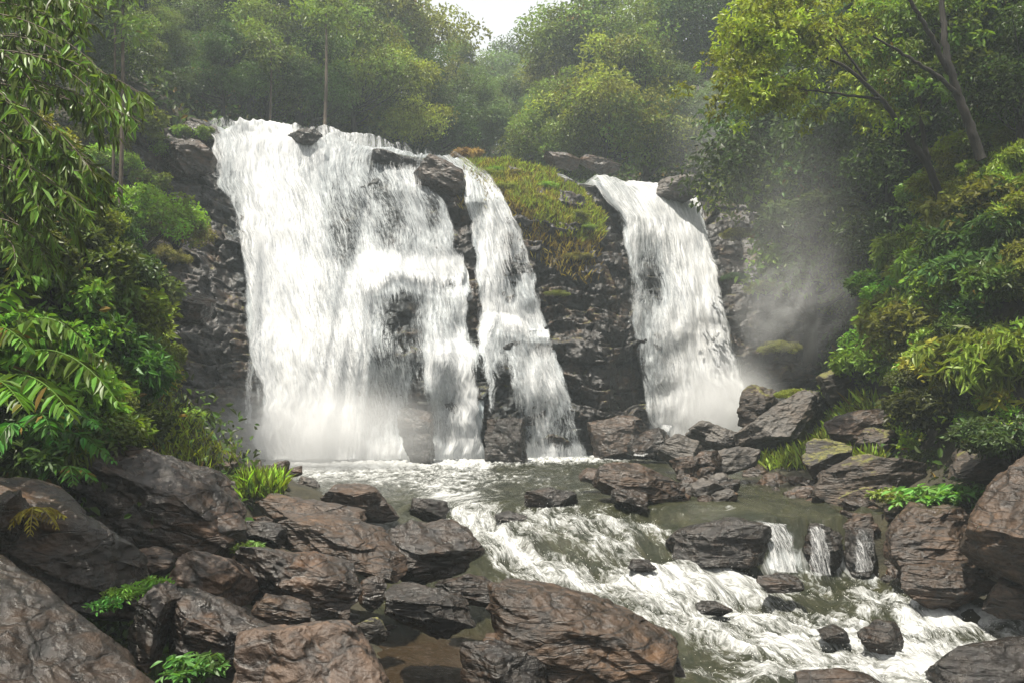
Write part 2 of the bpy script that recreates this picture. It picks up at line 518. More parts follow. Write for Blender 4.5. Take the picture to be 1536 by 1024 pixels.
def blocks(x, h, wd, th, k):
    """broken bedding: each course cut into blocks that stand out by different amounts, tops jutting"""
    ly = np.floor(h / th)
    fy = h / th - ly
    xx = x / wd * (0.7 + 0.6 * hash2(ly, 1.0, k)) + hash2(ly, 2.0, k) * 9 + 0.25 * perlin(V3(x * 1.7, h * 1.7, k))
    bx = np.floor(xx)
    fx = xx - bx
    a = hash2(ly, bx, k + 3) - 0.5
    e = sstep(0, 0.10, fy) * sstep(1.0, 0.93, fy) * sstep(0, 0.07, fx) * sstep(1, 0.93, fx)
    return a * 1.0 + (hash2(ly, bx, k + 5) - 0.35) * (fy - 0.5) * 0.8 + (fx - 0.5) * (hash2(ly, bx, k + 7) - 0.5) * 0.8 - (1 - e) * 0.22


xx = P0[..., 0] + 0.15 * perlin(P0 * 1.1)
disp = 0.52 * blocks(xx, hh, 1.5, 0.75, 1.0) + 0.20 * blocks(xx, hh + 0.1 * perlin(P0 * 2), 0.55, 0.26, 2.0)
disp += 0.10 * fbm(P0 * 2.2, 4) + 0.035 * fbm(P0 * 8.0, 2) + 0.2 * fbm(P0 * 0.6, 2)
disp *= np.where(PY < L_ + 4, 0.35, 1.0) * np.interp(PX, [250, 330, 420, 640, 680, 820, 900, 960], [1.7, 1.6, 0.9, 0.9, 1.3, 1.5, 1.5, 1.0])
P0[..., 1] -= disp
P0[..., 2] += 0.12 * disp
tag(link("cliff", mesh_from("cliff", P0, grid_faces(*PX.shape)), CLIFF_M), "wet dark layered rock face behind the waterfalls", kind="structure")

# ------------------------------------------------------------------ waterfalls
# (px, py, rx, ry, amount): where the water runs thin over rock (-) or thick (+)
COVER = [(520, 400, 24, 60, -0.06), (580, 640, 26, 50, -0.10), (500, 320, 14, 50, -0.10), (690, 440, 14, 60, 0.10), (725, 480, 14, 40, 0.08), (795, 500, 16, 60, -0.08), (770, 420, 14, 50, -0.08), (602, 475, 34, 60, -0.20), (585, 540, 36, 26, -0.10), (630, 590, 14, 60, -0.22), (628, 655, 22, 45, -0.26), (560, 610, 30, 40, -0.10), (670, 640, 12, 50, -0.06),
         (525, 360, 22, 70, -0.11), (352, 350, 18, 90, -0.20), (590, 335, 26, 50, -0.14), (650, 320, 16, 50, -0.12), (460, 300, 16, 60, -0.10), (560, 290, 22, 30, -0.10),
         (470, 205, 40, 10, -0.16), (620, 250, 60, 14, -0.16), (680, 470, 14, 40, -0.1),
         (425, 430, 50, 240, 0.24), (400, 250, 60, 60, 0.16), (460, 620, 80, 80, 0.20), (640, 415, 70, 18, 0.26), (560, 425, 40, 26, 0.2), (520, 500, 36, 60, 0.12), (690, 540, 40, 26, 0.24),
         (705, 620, 16, 90, 0.22), (650, 570, 14, 30, 0.15), (540, 210, 120, 16, 0.10), (430, 690, 160, 26, 0.34), (640, 690, 140, 12, 0.25),
         (765, 360, 30, 50, 0.05), (775, 485, 40, 20, 0.18), (756, 590, 18, 60, -0.24), (760, 655, 26, 36, -0.42), (720, 330, 12, 60, -0.08), (850, 650, 30, 40, -0.14),
         (810, 560, 30, 80, 0.06), (800, 690, 100, 12, 0.2), (735, 420, 18, 60, 0.12),
         (960, 275, 60, 10, 0.1), (1010, 320, 50, 40, 0.26), (1050, 480, 40, 180, 0.20), (970, 420, 20, 60, -0.18), (985, 440, 16, 40, -0.10), (960, 560, 22, 70, -0.16), (1000, 490, 60, 30, 0.06), (1060, 630, 70, 40, 0.34)]


def cover_at(px, py, base):
    c = np.full(np.shape(px), float(base))
    for bx, by, rx, ry, a in COVER:
        c = c + a * 1.3 * np.exp(-(((px - bx) / rx) ** 2 + ((py - by) / ry) ** 2))
    return c


def fall_sheet(left, right, bot, nu, nv, off, base, seed, back=70, edge=0.10):
    s = np.linspace(0, 1, nu)[None]
    r = np.linspace(0, 1, nv)[:, None]
    ly, lx = zip(*left)
    ry, rx = zip(*right)
    topx = lx[0] + (rx[0] - lx[0]) * s
    ptop = lip(topx) - back
    top2 = lip(topx)
    nb = max(3, nv // 14)
    rr = np.arange(nv)[:, None]
    py = np.where(rr < nb, ptop + (top2 - ptop) * rr / nb, top2 + (bot - top2) * (rr - nb) / (nv - 1 - nb))
    L = np.interp(py, ly, lx)
    R = np.interp(py, ry, rx)
    px = L + (R - L) * s
    rag = 7 * perlin(V3(s * 0 + 0.5 * seed, py / 22, seed))
    px = px + rag * (1 - 2 * s)
    width = np.mean(np.array(rx) - np.array([np.interp(y, ly, lx) for y in ry])) / F * 31
    u = s * width + 0 * py
    v = py / F * 31
    o = off + 0.12 * fbm(V3(u * 1.1, v * 0.3, seed), 3) + 0.075 * fbm(V3(u * 3.5, v * 0.9, seed + 3), 3) + 0.10 * perlin(V3(u * 0.9, v * 0.8, seed + 5))
    o = o + 0.20 * fbm(V3(u * 2.0, v * 2.0, seed + 7), 3) * np.exp(-((py - top2) / 20) ** 2)
    P = surf(px, py, o)
    P[..., 2] += 0.09 * fbm(V3(u * 1.6, v * 2.6, seed + 2), 3) * np.exp(-((py - top2) / 24) ** 2)
    e = np.minimum(s, 1 - s)
    e = e + 0.05 * perlin(V3(u * 2, v * 0.8, seed + 9))
    c = cover_at(px, py, base) - (1 - sstep(0, edge, e)) * 0.42
    c = c - 0.05 * sstep(40, 0, np.abs(py - top2)) - 0.25 * sstep(top2 - 25, top2 - 60, py)
    return mesh_from("water_sheet", P, grid_faces(nv, nu), {"cover": c}, np.stack([u, v], -1))


def waterfall(label, left, right, bot, nu, nv, base, seed, trickles=(), edge=0.10):
    mid = 0.5 * (left[-1][1] + right[-1][1])
    root = empty("waterfall", unproj(mid, bot, float(ymac(mid, bot))))
    root.location.z = 0
    bpy.context.view_layer.update()
    tag(root, label, "waterfall")
    M = root.matrix_world.inverted()
    for nm, off, bs, mt in (("water_curtain", 0.36, base, FALL_M), ("water_veil", 0.72, base - 0.15, VEIL_M)):
        o = link(nm, fall_sheet(left, right, bot, nu, nv, off, bs, seed + off * 10, edge=edge), mt, root)
        o.matrix_parent_inverse = M
    for tl, tr, tb, bs in trickles:
        o = link("trickle", trickle_sheet(tl, tr, tb, bs, seed), FALL_M, root)
        o.matrix_parent_inverse = M
    return root


def trickle_sheet(left, right, bot, base, seed):
    nu, nv = 10, 40
    s = np.linspace(0, 1, nu)[None]
    ly, lx = zip(*left)
    ry, rx = zip(*right)
    py = np.linspace(ly[0], bot, nv)[:, None] + 0 * s
    px = np.interp(py, ly, lx) * (1 - s) + np.interp(py, ry, rx) * s + 2.5 * perlin(V3(py / 14, seed, 0.2))
    P = surf(px, py, 0.32)
    e = np.minimum(s, 1 - s) + 0 * py
    c = base - (1 - sstep(0, 0.35, e)) * 0.3 - 0.2 * (py < ly[0] + 3)
    return mesh_from("trickle", P, grid_faces(nv, nu), {"cover": c}, np.stack([px / F * 31, py / F * 31], -1))


waterfall("widest waterfall, the thick white sheet dropping over the highest lip into the pool",
          [(100, 325), (190, 308), (240, 320), (330, 338), (430, 362), (500, 372), (600, 388), (700, 392)],
          [(100, 650), (226, 668), (245, 658), (268, 654), (300, 664), (350, 684), (400, 697), (450, 706), (500, 715), (560, 723), (620, 728), (700, 732)],
          700, 260, 330, 0.46, 1.0,
          [           ([(520, 372), (600, 366)], [(520, 396), (600, 386)], 640, 0.36)], 0.045)
waterfall("narrow stepped waterfall between the widest fall and the grassy knoll",
          [(100, 640), (236, 640), (262, 672), (275, 695), (320, 698), (400, 712), (470, 718), (520, 716), (600, 720), (700, 728)],
          [(100, 690), (238, 690), (262, 722), (280, 742), (350, 782), (430, 806), (480, 818), (540, 842), (600, 862), (650, 878), (700, 886)],
          698, 150, 330, 0.47, 4.0,
          )
waterfall("separate waterfall on the far side of the grassy knoll, dropping behind grey boulders",
          [(100, 810), (250, 820), (264, 868), (290, 890), (340, 930), (400, 936), (470, 940), (540, 944), (600, 955), (690, 965)],
          [(100, 920), (262, 940), (280, 1005), (300, 1038), (330, 1050), (380, 1066), (430, 1078), (500, 1094), (560, 1112), (620, 1120), (690, 1122)],
          680, 170, 330, 0.52, 8.0)

# ------------------------------------------------------------------ pool and rapids
wy = np.concatenate([np.linspace(6.0, 9.5, 40), np.linspace(9.55, 18.6, 330), np.linspace(18.7, 38.5, 150)])
wx = np.linspace(-11.5, 11.5, 430)
WX, WY = np.meshgrid(wx, wy, indexing='xy')
lv = level(WX, WY)
ppx, ppy = proj(V3(WX, WY, lv))
# flow coordinates: the stream swings to the right as it comes forward
kf = sstep(20, 16.5, WY) * sstep(5.5, 3.0, WX - 0.8 * np.maximum(14 - WY, 0))
FU = WX + 0.62 * (WY - 15) * kf
FV = WY - 0.5 * WX * kf


def stroke(px, py, pts, wd):
    best = np.full(px.shape, 1e9)
    for (x0, y0), (x1, y1) in zip(pts[:-1], pts[1:]):
        dx, dy = x1 - x0, y1 - y0
        tt = np.clip(((px - x0) * dx + (py - y0) * dy) / (dx * dx + dy * dy), 0, 1)
        best = np.minimum(best, np.hypot(px - x0 - tt * dx, (py - y0 - tt * dy) * 1.25))
    return np.exp(-(best / wd) ** 2)


FOAM = [([(650, 745), (720, 775), (800, 780)], 26, 0.2), ([(1030, 860), (1120, 900), (1250, 930), (1400, 945), (1560, 960)], 30, 0.16), ([(900, 760), (1000, 770), (1090, 772)], 14, 0.14),
        ([(690, 772), (745, 815), (800, 850), (900, 885), (1010, 925), (1080, 965), (1200, 985), (1330, 1005), (1560, 1010)], 46, 0.29),
        ([(830, 775), (900, 810), (960, 850), (1010, 885), (1090, 905)], 42, 0.29),
        ([(720, 790), (760, 830), (840, 870)], 30, 0.2), ([(930, 790), (1000, 800)], 24, 0.22),
        ([(985, 850), (1080, 868), (1180, 850)], 20, 0.30), ([(1170, 845), (1230, 855), (1345, 862)], 22, 0.42),
        ([(1110, 880), (1250, 892), (1340, 905)], 16, 0.2), ([(1020, 1010), (1200, 1020), (1500, 1024)], 24, 0.25),
        ([(1120, 930), (1230, 950), (1290, 965)], 26, 0.24), ([(1360, 950), (1450, 935), (1560, 925)], 20, 0.38), ([(1300, 900), (1400, 925), (1500, 940)], 14, 0.2), ([(1330, 985), (1450, 980), (1560, 975)], 18, 0.30),
        ([(640, 740), (760, 750), (880, 745)], 16, 0.16), ([(470, 715), (700, 725), (860, 720)], 14, 0.10),
        ([(390, 696), (520, 696), (700, 692), (880, 688), (960, 684)], 9, 0.46), ([(380, 702), (560, 706), (720, 702)], 18, 0.28), ([(420, 720), (620, 726), (800, 712)], 16, 0.14), ([(1040, 735), (1150, 748), (1280, 765)], 10, 0.10),
        ([(590, 780), (640, 785)], 10, 0.2), ([(980, 650), (1120, 650)], 20, 0.4), ([(680, 900), (720, 880), (740, 860)], 12, 0.1)]
foam = np.full(WX.shape, 0.04)
for pts, wd, a in FOAM:
    foam = foam + a * stroke(ppx, ppy, pts, wd)
rap = sstep(18.6, 16.8, WY) * sstep(-2.4, -1.2, WX) 
lowcalm = sstep(0.9, -0.4, WX - 0.0) * sstep(13.6, 12.6, WY)
rap = rap * (1 - 0.85 * lowcalm)
foam = foam - 0.12 * lowcalm
wv1 = fbm(V3(FU * 1.0, FV * 0.6, 0.2), 3)
wv2 = 1 - 2 * np.abs(perlin(V3(FU * 1.8, FV * 1.0, 2.2)))
wv3 = 1 - 2 * np.abs(fbm(V3(FU * 4.2, FV * 1.5, 6.2), 3))
calm = sstep(18.2, 20, WY)
turb = sstep(24, 31, WY) * sstep(7, 3, np.abs(WX + 2))
wv4 = 1 - 2 * np.abs(fbm(V3(FU * 9.0, FV * 3, 3.2), 2))
WZ = lv + rap * (0.20 * wv1 + 0.10 * wv2 + 0.045 * wv3 + 0.012 * wv4) + (1 - rap) * (0.025 * wv1 + 0.022 * wv3 + 0.008 * wv4) + turb * 0.07 * wv3
foam = foam + rap * (0.15 * wv1 + 0.10 * wv2 + 0.07 * wv3) * sstep(0.0, 0.2, foam)
shallow = lowcalm * 0.9
foam = foam + sstep(18.4, 20, WY) * (0.07 + 0.10 * sstep(22, 30, WY) + 0.08 * wv3) * sstep(9, 4, np.abs(WX + 2))
foam = foam + 0.03 * rap + 0.05 * rap * sstep(840, 880, ppy) * sstep(690, 760, ppx)
foam = foam + 0.07 * lowcalm * rap
tag(link("water", mesh_from("water", V3(WX, WY, WZ), grid_faces(len(wy), len(wx))[:, ::-1].copy(), {"foam": foam, "shallow": shallow}, np.stack([FU, FV], -1)), WATER_M),
    "greenish pool and white foaming rapids of the stream", kind="structure")

# ------------------------------------------------------------------ boulders


def icosphere(n):
    t_ = (1 + 5 ** 0.5) / 2
    v = [(-1, t_, 0), (1, t_, 0), (-1, -t_, 0), (1, -t_, 0), (0, -1, t_), (0, 1, t_), (0, -1, -t_), (0, 1, -t_), (t_, 0, -1), (t_, 0, 1), (-t_, 0, -1), (-t_, 0, 1)]
    f = np.array([(0, 11, 5), (0, 5, 1), (0, 1, 7), (0, 7, 10), (0, 10, 11), (1, 5, 9), (5, 11, 4), (11, 10, 2), (10, 7, 6), (7, 1, 8), (3, 9, 4), (3, 4, 2), (3, 2, 6), (3, 6, 8), (3, 8, 9), (4, 9, 5), (2, 4, 11), (6, 2, 10), (8, 6, 7), (9, 8, 1)])
    v = nrm(np.array(v, float))
    for _ in range(n):
        e = np.concatenate([f[:, [0, 1]], f[:, [1, 2]], f[:, [2, 0]]])
        es = np.sort(e, 1)
        uq, inv = np.unique(es, axis=0, return_inverse=True)
        inv = inv.ravel()
        m = nrm(v[uq[:, 0]] + v[uq[:, 1]])
        k = len(f)
        a, b, c_ = inv[:k] + len(v), inv[k:2 * k] + len(v), inv[2 * k:] + len(v)
        v = np.concatenate([v, m])
        f = np.concatenate([np.stack([f[:, 0], a, c_], 1), np.stack([f[:, 1], b, a], 1), np.stack([f[:, 2], c_, b], 1), np.stack([a, b, c_], 1)])
    return v, f


ICO = {n: icosphere(n) for n in (3, 4, 5, 6)}


def boulder_mesh(L, D, H, roll, seed, lod, flat=0.5):
    r = np.random.default_rng(seed)
    v, f = ICO[lod]
    s = v * (np.abs(v) ** 4).sum(1)[:, None] ** (-0.25) * 0.92    # squarish
    for k in range(19):
        n = nrm(r.normal(size=3) * (1, 1, 0.9))
        if k < 3:
            n = nrm(np.array([r.normal() * 0.22, r.normal() * 0.3, 1.0]) * (1, 1, 1 if k < 2 else -1))
        d = r.uniform(0.56, 0.88) if k >= 3 else r.uniform(0.55, 0.75)
        q = s @ n - d
        s = s - np.maximum(q, 0)[:, None] * n * 0.96
    s = s * (L / 2, D / 2, H / 2)
    sc = max(L, H)
    o = r.uniform(0, 100, 3)
    # slabs split along the bedding
    hcoord = s[:, 2] + 0.12 * s[:, 0] + 0.10 * sc * perlin(s / sc * 2 + o)
    lt = sc * 0.085
    ln = np.floor(hcoord / lt)
    stp = perlin(np.stack([s[:, 0] / sc * 2.2 + ln * 3.7, s[:, 1] / sc * 2.2 + ln * 1.9, ln * 2.3 + o[0]], 1))
    dirv = nrm(s * (1, 1, 0.25))
    s = s + dirv * (stp * sc * 0.045)[:, None]
    rd = nrm(s)
    big = fbm(s / sc * 2.2 + o, 3)
    rid = 1 - 2 * np.abs(fbm(s / sc * np.array([4, 4, 9.0]) + o, 4))
    fin = fbm(s / sc * 13 + o, 3)
    s = s + rd * (sc * (0.035 * big + 0.018 * rid + 0.006 * fin))[:, None]
    c_, s_ = math.cos(roll), math.sin(roll)
    s = np.stack([s[:, 0] * c_ + s[:, 2] * s_, s[:, 1], -s[:, 0] * s_ + s[:, 2] * c_], 1)
    return s, f


BOULDER_SEED = [100]


def boulder(x0, y0, x1, y1, Y, roll, mat, label, lod=5, group=None, bury=0.18, cat="boulder", seed=None):
    BOULDER_SEED[0] += 1
    y1b = y1 + (y1 - y0) * bury
    W, Hh = (x1 - x0) / F * Y, (y1b - y0) / F * Y
    a = math.radians(roll)
    c2, s2 = math.cos(a) ** 2, math.sin(a) ** 2
    det = c2 * c2 - s2 * s2
    L2 = (W * W * c2 - Hh * Hh * s2) / det
    H2 = (Hh * Hh * c2 - W * W * s2) / det
    L, H = math.sqrt(max(L2, 0.3 * W * W)), math.sqrt(max(H2, 0.12 * Hh * Hh))
    s, f = boulder_mesh(L, 0.5 * (L + H) * 1.0, H, a, seed or BOULDER_SEED[0], lod)
    for ax, ext in ((0, W), (2, Hh)):
        lo, hi = s[:, ax].min(), s[:, ax].max()
        s[:, ax] = (s[:, ax] - (lo + hi) / 2) * ext / (hi - lo)
    P = unproj((x0 + x1) / 2, (y0 + y1b) / 2, Y)
    me = mesh_from("boulder", s, f)
    o = link("boulder" if cat == "boulder" else cat.replace(" ", "_"), me, mat)
    o.location = P
    tag(o, label, cat, group)
    return o


D_, B, PK, G, MO, VM, WT = ROCK_DARK, ROCK_BROWN, ROCK_PINK, ROCK_GREY, ROCK_MOSS, ROCK_VMOSS, ROCK_WET
BOULDERS = [
    (-300, 832, 278, 1190, 7.2, 30, D_, "huge dark slate slab filling the bottom left corner of the photo", 6),
    (-150, 698, 220, 890, 9.6, 26, D_, "long slanting grey slab with small plants on it, second up from the bottom left corner", 6),
    (118, 645, 370, 815, 12.5, 26, D_, "biggest black block with a brown top at the upper end of the left rock pile", 6),
    (262, 822, 382, 900, 10.6, 14, PK, "rusty orange rounded boulder below the biggest black block", 5),
    (185, 876, 272, 985, 9.0, 25, D_, "small dark block behind the leafy plant next to the corner slab", 5),
    (256, 885, 426, 995, 9.2, 26, D_, "dark ridged grey boulder just above the large pinkish slab", 6),
    (376, 888, 470, 938, 10.2, 12, B, "small brown rounded stone between the ridged grey boulder and the wet flat rock", 5),
    (356, 935, 598, 1090, 8.0, 8, PK, "large pinkish brown slab on the bottom edge left of the stream", 6),
    (352, 812, 548, 905, 11.2, 14, D_, "dark bedded slab with a bluish top in the middle of the left rock pile", 6),
    (414, 775, 620, 858, 13.0, 18, B, "long thin brown slab slanting down to the stream", 6),
    (386, 740, 552, 796, 14.8, 12, B, "flat brown boulder behind the long thin slab", 5),
    (474, 725, 598, 778, 16.6, 4, B, "brown humped boulder standing at the near edge of the pool", 5),
    (546, 778, 727, 862, 13.6, 6, D_, "broad dark flat topped boulder beside the white rapids", 6),
    (576, 882, 714, 946, 11.3, 8, WT, "wet flat rock with a shiny top standing in the shallow brown water", 6),
    (728, 868, 1010, 1012, 10.9, 13, B, "largest boulder standing in the stream, brown with a dark mossy end", 6),
    (652, 858, 748, 900, 12.6, -4, WT, "low wet black rock behind the shiny flat rock", 5),
    (965, 968, 1026, 1004, 10.9, 15, WT, "small wet lump tucked against the low end of the largest stream boulder", 4),
    (535, 862, 582, 910, 11.8, 20, D_, "small dark stone in the gap under the long thin slab", 4),
    (355, 780, 430, 815, 12.6, 10, WT, "wet stone in the gap behind the bluish topped slab", 4),
    (690, 962, 822, 1060, 9.9, 8, WT, "water washed black rock at the bottom edge before the largest stream boulder", 5),
    (534, 926, 580, 958, 9.9, 0, VM, "fist shaped green mossy stone above the large pinkish slab", 4),
    (786, 730, 868, 760, 18.0, -3, WT, "black ridged rock alone at the head of the rapids", 5),
    (614, 746, 676, 780, 16.4, 10, WT, "dark rock with water sliding over it at the head of the rapids", 5),
    (888, 693, 1027, 752, 18.6, 8, B, "pyramid shaped brown boulder at the far end of the rapids", 6),
    (868, 702, 914, 722, 20.2, 5, B, "small brown stone left behind the pyramid shaped boulder", 4),
    (916, 732, 972, 760, 17.7, 8, D_, "small dark stone in front of the pyramid shaped boulder", 4),
    (1000, 774, 1152, 850, 15.9, -6, WT, "wet brown slab in the rapids with water spilling off its end", 6),
    (1204, 782, 1262, 860, 16.3, 0, WT, "dark rock under the small twin cascade", 5),
    (1262, 790, 1312, 855, 16.3, 10, WT, "dark block to the side of the small twin cascade", 5),
    (1288, 930, 1358, 980, 12.2, -6, WT, "low pointed black rock alone in the lower rapids", 5),
    (1132, 858, 1204, 884, 14.4, 3, WT, "barely awash dark rock below the wet brown slab", 4),
    (1400, 958, 1570, 1030, 11.2, -8, WT, "long wet black rock at the bottom right corner of the stream", 5),
    (1190, 1000, 1330, 1060, 10.6, 5, WT, "awash black rock on the bottom edge of the lower rapids", 4),
    (986, 650, 1064, 694, 25.0, 5, G, "grey rounded boulder nearest the pool below the far waterfall", 5),
    (1026, 630, 1086, 668, 27.2, 8, G, "small grey boulder behind two others at the foot of the far waterfall", 5),
    (1056, 636, 1112, 674, 26.2, 10, G, "egg shaped grey boulder at the foot of the far waterfall", 5),
    (940, 640, 1014, 684, 29.0, -18, WT, "smooth dark rock with a white chute beside it below the far waterfall", 5),
    (1030, 668, 1140, 708, 22.5, -14, G, "flat grey sloping slab just before the three grey boulders", 5),
    (1102, 584, 1248, 662, 25.0, -22, G, "large grey slab leaning beside the far waterfall foot", 6),
    (1100, 576, 1172, 640, 27.0, -10, MO, "mossy block behind the large leaning grey slab", 5),
    (1226, 538, 1304, 600, 24.5, -20, VM, "orange mossy boulder at the foot of the bushes above the leaning slab", 5),
    (1236, 612, 1334, 658, 21.0, -16, B, "dark wedge shaped slab among the grass on the far bank", 5),
    (1198, 657, 1284, 712, 19.8, -4, VM, "boulder wholly covered in moss next to the grass", 5),
    (1280, 640, 1350, 684, 20.5, -8, MO, "squat mossy boulder between the wedge shaped slab and the shrubs", 5),
    (1216, 680, 1388, 765, 18.0, -14, MO, "big brown boulder with a mossy top beside the leafy plants", 6),
    (1412, 625, 1580, 705, 15.9, -22, MO, "slanting mossy boulder half under the shrubs at the right edge", 6),
    (1324, 757, 1462, 862, 15.2, -20, B, "brown wedge boulder next to the small twin cascade", 6),
    (1438, 664, 1700, 874, 13.2, -34, B, "massive brown boulder leaning at the right edge above the stream", 6),
    (1348, 845, 1488, 908, 14.0, -6, B, "rough rusty boulder at the waterline under the massive leaning one", 6),
    (1478, 866, 1580, 918, 13.0, -4, B, "low rusty rock at the right edge on the waterline", 5),
    (1380, 770, 1445, 800, 16.4, -10, B, "small brown stone behind the brown wedge boulder", 4),
    (980, 262, 1052, 298, 40.0, -6, G, "grey boulder at the top edge of the far waterfall", 5),
    (815, 228, 872, 252, 41.0, 8, B, "brown rock on the skyline of the falls behind the grassy knoll", 4),
    (868, 236, 930, 258, 42.0, 5, D_, "low dark rock on the skyline just left of the far waterfall's lip", 4),
    (268, 176, 330, 222, 33.5, 20, D_, "dark boulder beside the top corner of the widest waterfall", 5),
    (240, 205, 325, 262, 31.5, 16, D_, "dark layered rock below the top corner of the widest waterfall", 5),
    (236, 425, 325, 480, 26.5, 8, D_, "black rounded outcrop midway up the rock face on the left", 5),
    (880, 622, 978, 690, 31.2, 5, B, "broad brown outcrop at the cliff foot between the two larger waterfalls", 5),
    (726, 625, 792, 695, 29.2, 10, WT, "dark rock dome at the foot of the stepped waterfall", 5),
    (596, 612, 652, 700, 28.6, -6, WT, "dark rock pillar wrapped in water at the foot of the widest waterfall", 5),
    (300, 668, 362, 712, 21.5, 15, B, "brown stone behind the biggest black block close to the cliff foot", 5),
    (30, 700, 95, 735, 13.5, 8, D_, "grey stone under the bushes at the left above the slanting slab", 4),
    (295, 762, 372, 815, 12.2, 10, D_, "dark stone wedged under the biggest black block", 4),
    (200, 820, 262, 862, 10.8, 8, B, "brown stone between the slanting slab and the rusty orange boulder", 4),
    (-40, 735, 30, 850, 8.9, 25, D_, "dark block cut by the left edge below the brown dried fern", 5),
    (432, 194, 486, 216, 34.6, 6, WT, "wet black rock breaking the water at the crest of the widest waterfall", 4),
    (556, 222, 606, 248, 34.9, 14, WT, "dark rock breaking the thin water at the outer end of the widest fall's crest", 4),
    (618, 236, 700, 300, 34.6, 22, B, "brown ledge between the tops of the widest and the stepped waterfalls", 5),
    (852, 792, 900, 812, 16.6, 6, WT, "dark stone barely breaking the white water below the head of the rapids", 4),
    (742, 766, 792, 784, 17.2, 4, WT, "dark stone awash at the very head of the rapids beside the sliding water", 4),
    (1040, 900, 1096, 920, 13.6, 6, WT, "small black stone awash in the middle of the lower rapids", 4),
    (940, 838, 984, 856, 15.2, 5, WT, "small black stone in the foam before the wet brown slab", 4),
    (1226, 938, 1274, 958, 12.6, 5, WT, "small black stone beside the low pointed rock of the lower rapids", 4),
]
for b in BOULDERS:
    boulder(*b[:7], b[7], b[8])
r = np.random.default_rng(55)
for (ax, ay, bx, by, n, lo, hi, Y0, Y1, mats, lab, grp) in [
    (1015, 690, 1260, 765, 34, 22, 52, 22.0, 17.2, (B, G, D_, B), "small angular stone in the jumble along the pool edge below the grass", "small stones along the pool edge below the grass"),
    (300, 700, 480, 760, 16, 20, 46, 21.0, 15.5, (B, D_, G), "small stone between the left rock pile and the pool", "small stones between the left rock pile and the pool"),
    (430, 880, 590, 960, 26, 14, 34, 11.6, 9.2, (PK, B, D_, G), "small pebble lying in the gap between the left bank boulders", "pebbles between the left bank boulders"),
    (150, 780, 400, 960, 22, 25, 60, 12.0, 9.0, (D_, B, D_), "dark stone filling a gap in the left rock pile", "stones filling gaps in the left rock pile"),
    (1180, 740, 1480, 800, 18, 22, 50, 18.0, 15.2, (B, PK, D_), "small brown stone at the waterline under the mossy boulders", "small stones at the waterline under the mossy boulders"),
    (1300, 850, 1500, 905, 10, 18, 40, 15.0, 13.2, (D_, B), "small stone on the shore beneath the massive leaning boulder", "small stones beneath the massive leaning boulder"),
]:
    for k in range(n):
        u = r.random()
        v = r.random()
        px, py = ax + (bx - ax) * u, ay + (by - ay) * v
        sz = r.uniform(lo, hi)
        Y = Y0 + (Y1 - Y0) * v + 0.3
        P = ray_ground(px, py, 5, 40)
        if abs(P[1] - Y) < 4:
            Y = P[1]
        boulder(px - sz / 2, py - sz * 0.4, px + sz / 2, py + sz * 0.2, Y, r.uniform(-25, 25), mats[k % len(mats)], lab, 3 if sz < 30 else 4, grp, 0.3, "stone")

# ------------------------------------------------------------------ vegetation


def leaf_geo(c, d, n, L, W, fold=0.25, droop=0.15, tint=None):
    """bent leaves, six vertices each"""
    N = len(c)
    L = np.broadcast_to(np.asarray(L, float), (N,))[:, None]
    W = np.broadcast_to(np.asarray(W, float), (N,))[:, None]
    d = nrm(d)
    sd = nrm(np.cross(d, n))
    n2 = np.cross(sd, d)
    v = np.empty((N, 6, 3))
    v[:, 0] = c
    v[:, 1] = c + d * L * 0.32 + sd * W * 0.48 + n2 * W * fold
    v[:, 2] = c + d * L * 0.70 + sd * W * 0.36 + n2 * (W * fold - L * droop * 0.45)
    v[:, 3] = c + d * L - n2 * L * droop
    v[:, 4] = c + d * L * 0.70 - sd * W * 0.36 + n2 * (W * fold - L * droop * 0.45)
    v[:, 5] = c + d * L * 0.32 - sd * W * 0.48 + n2 * W * fold
    i = np.arange(N)[:, None] * 6
    f = np.concatenate([i + [0, 1, 2, 3], i + [0, 3, 4, 5]])
    if tint is None:
        tint = rng.random(N)
    return v.reshape(-1, 3), f, np.repeat(tint, 6)


def join(parts):
    vs, fs, ts, o = [], [], [], 0
    for v, f, t_ in parts:
        vs.append(v)
        fs.append(f + o)
        ts.append(t_)
        o += len(v)
    return np.concatenate(vs), np.concatenate(fs), np.concatenate(ts)


def tube(pts, rad, seg=7):
    pts = np.asarray(pts, float)
    n = len(pts)
    rad = np.interp(np.linspace(0, 1, n), np.linspace(0, 1, len(rad)), rad)
    tg = nrm(np.gradient(pts, axis=0))
    ref = np.where(np.abs(tg[:, 2:3]) > 0.9, [[1.0, 0, 0]], [[0, 0, 1.0]])
    a = nrm(np.cross(tg, ref))
    b = np.cross(tg, a)
    an = np.linspace(0, 2 * math.pi, seg, endpoint=False)
    v = pts[:, None] + rad[:, None, None] * (np.cos(an)[None, :, None] * a[:, None] + np.sin(an)[None, :, None] * b[:, None])
    i = np.arange(n * seg).reshape(n, seg)
    j = np.roll(i, -1, 1)
    f = np.stack([i[:-1], j[:-1], j[1:], i[1:]], -1).reshape(-1, 4)
    return v.reshape(-1, 3), f, np.full(n * seg, 0.5)


def bez(p0, p1, p2, n=9):
    t_ = np.linspace(0, 1, n)[:, None]
    return (1 - t_) ** 2 * np.asarray(p0) + 2 * t_ * (1 - t_) * np.asarray(p1) + t_ ** 2 * np.asarray(p2)


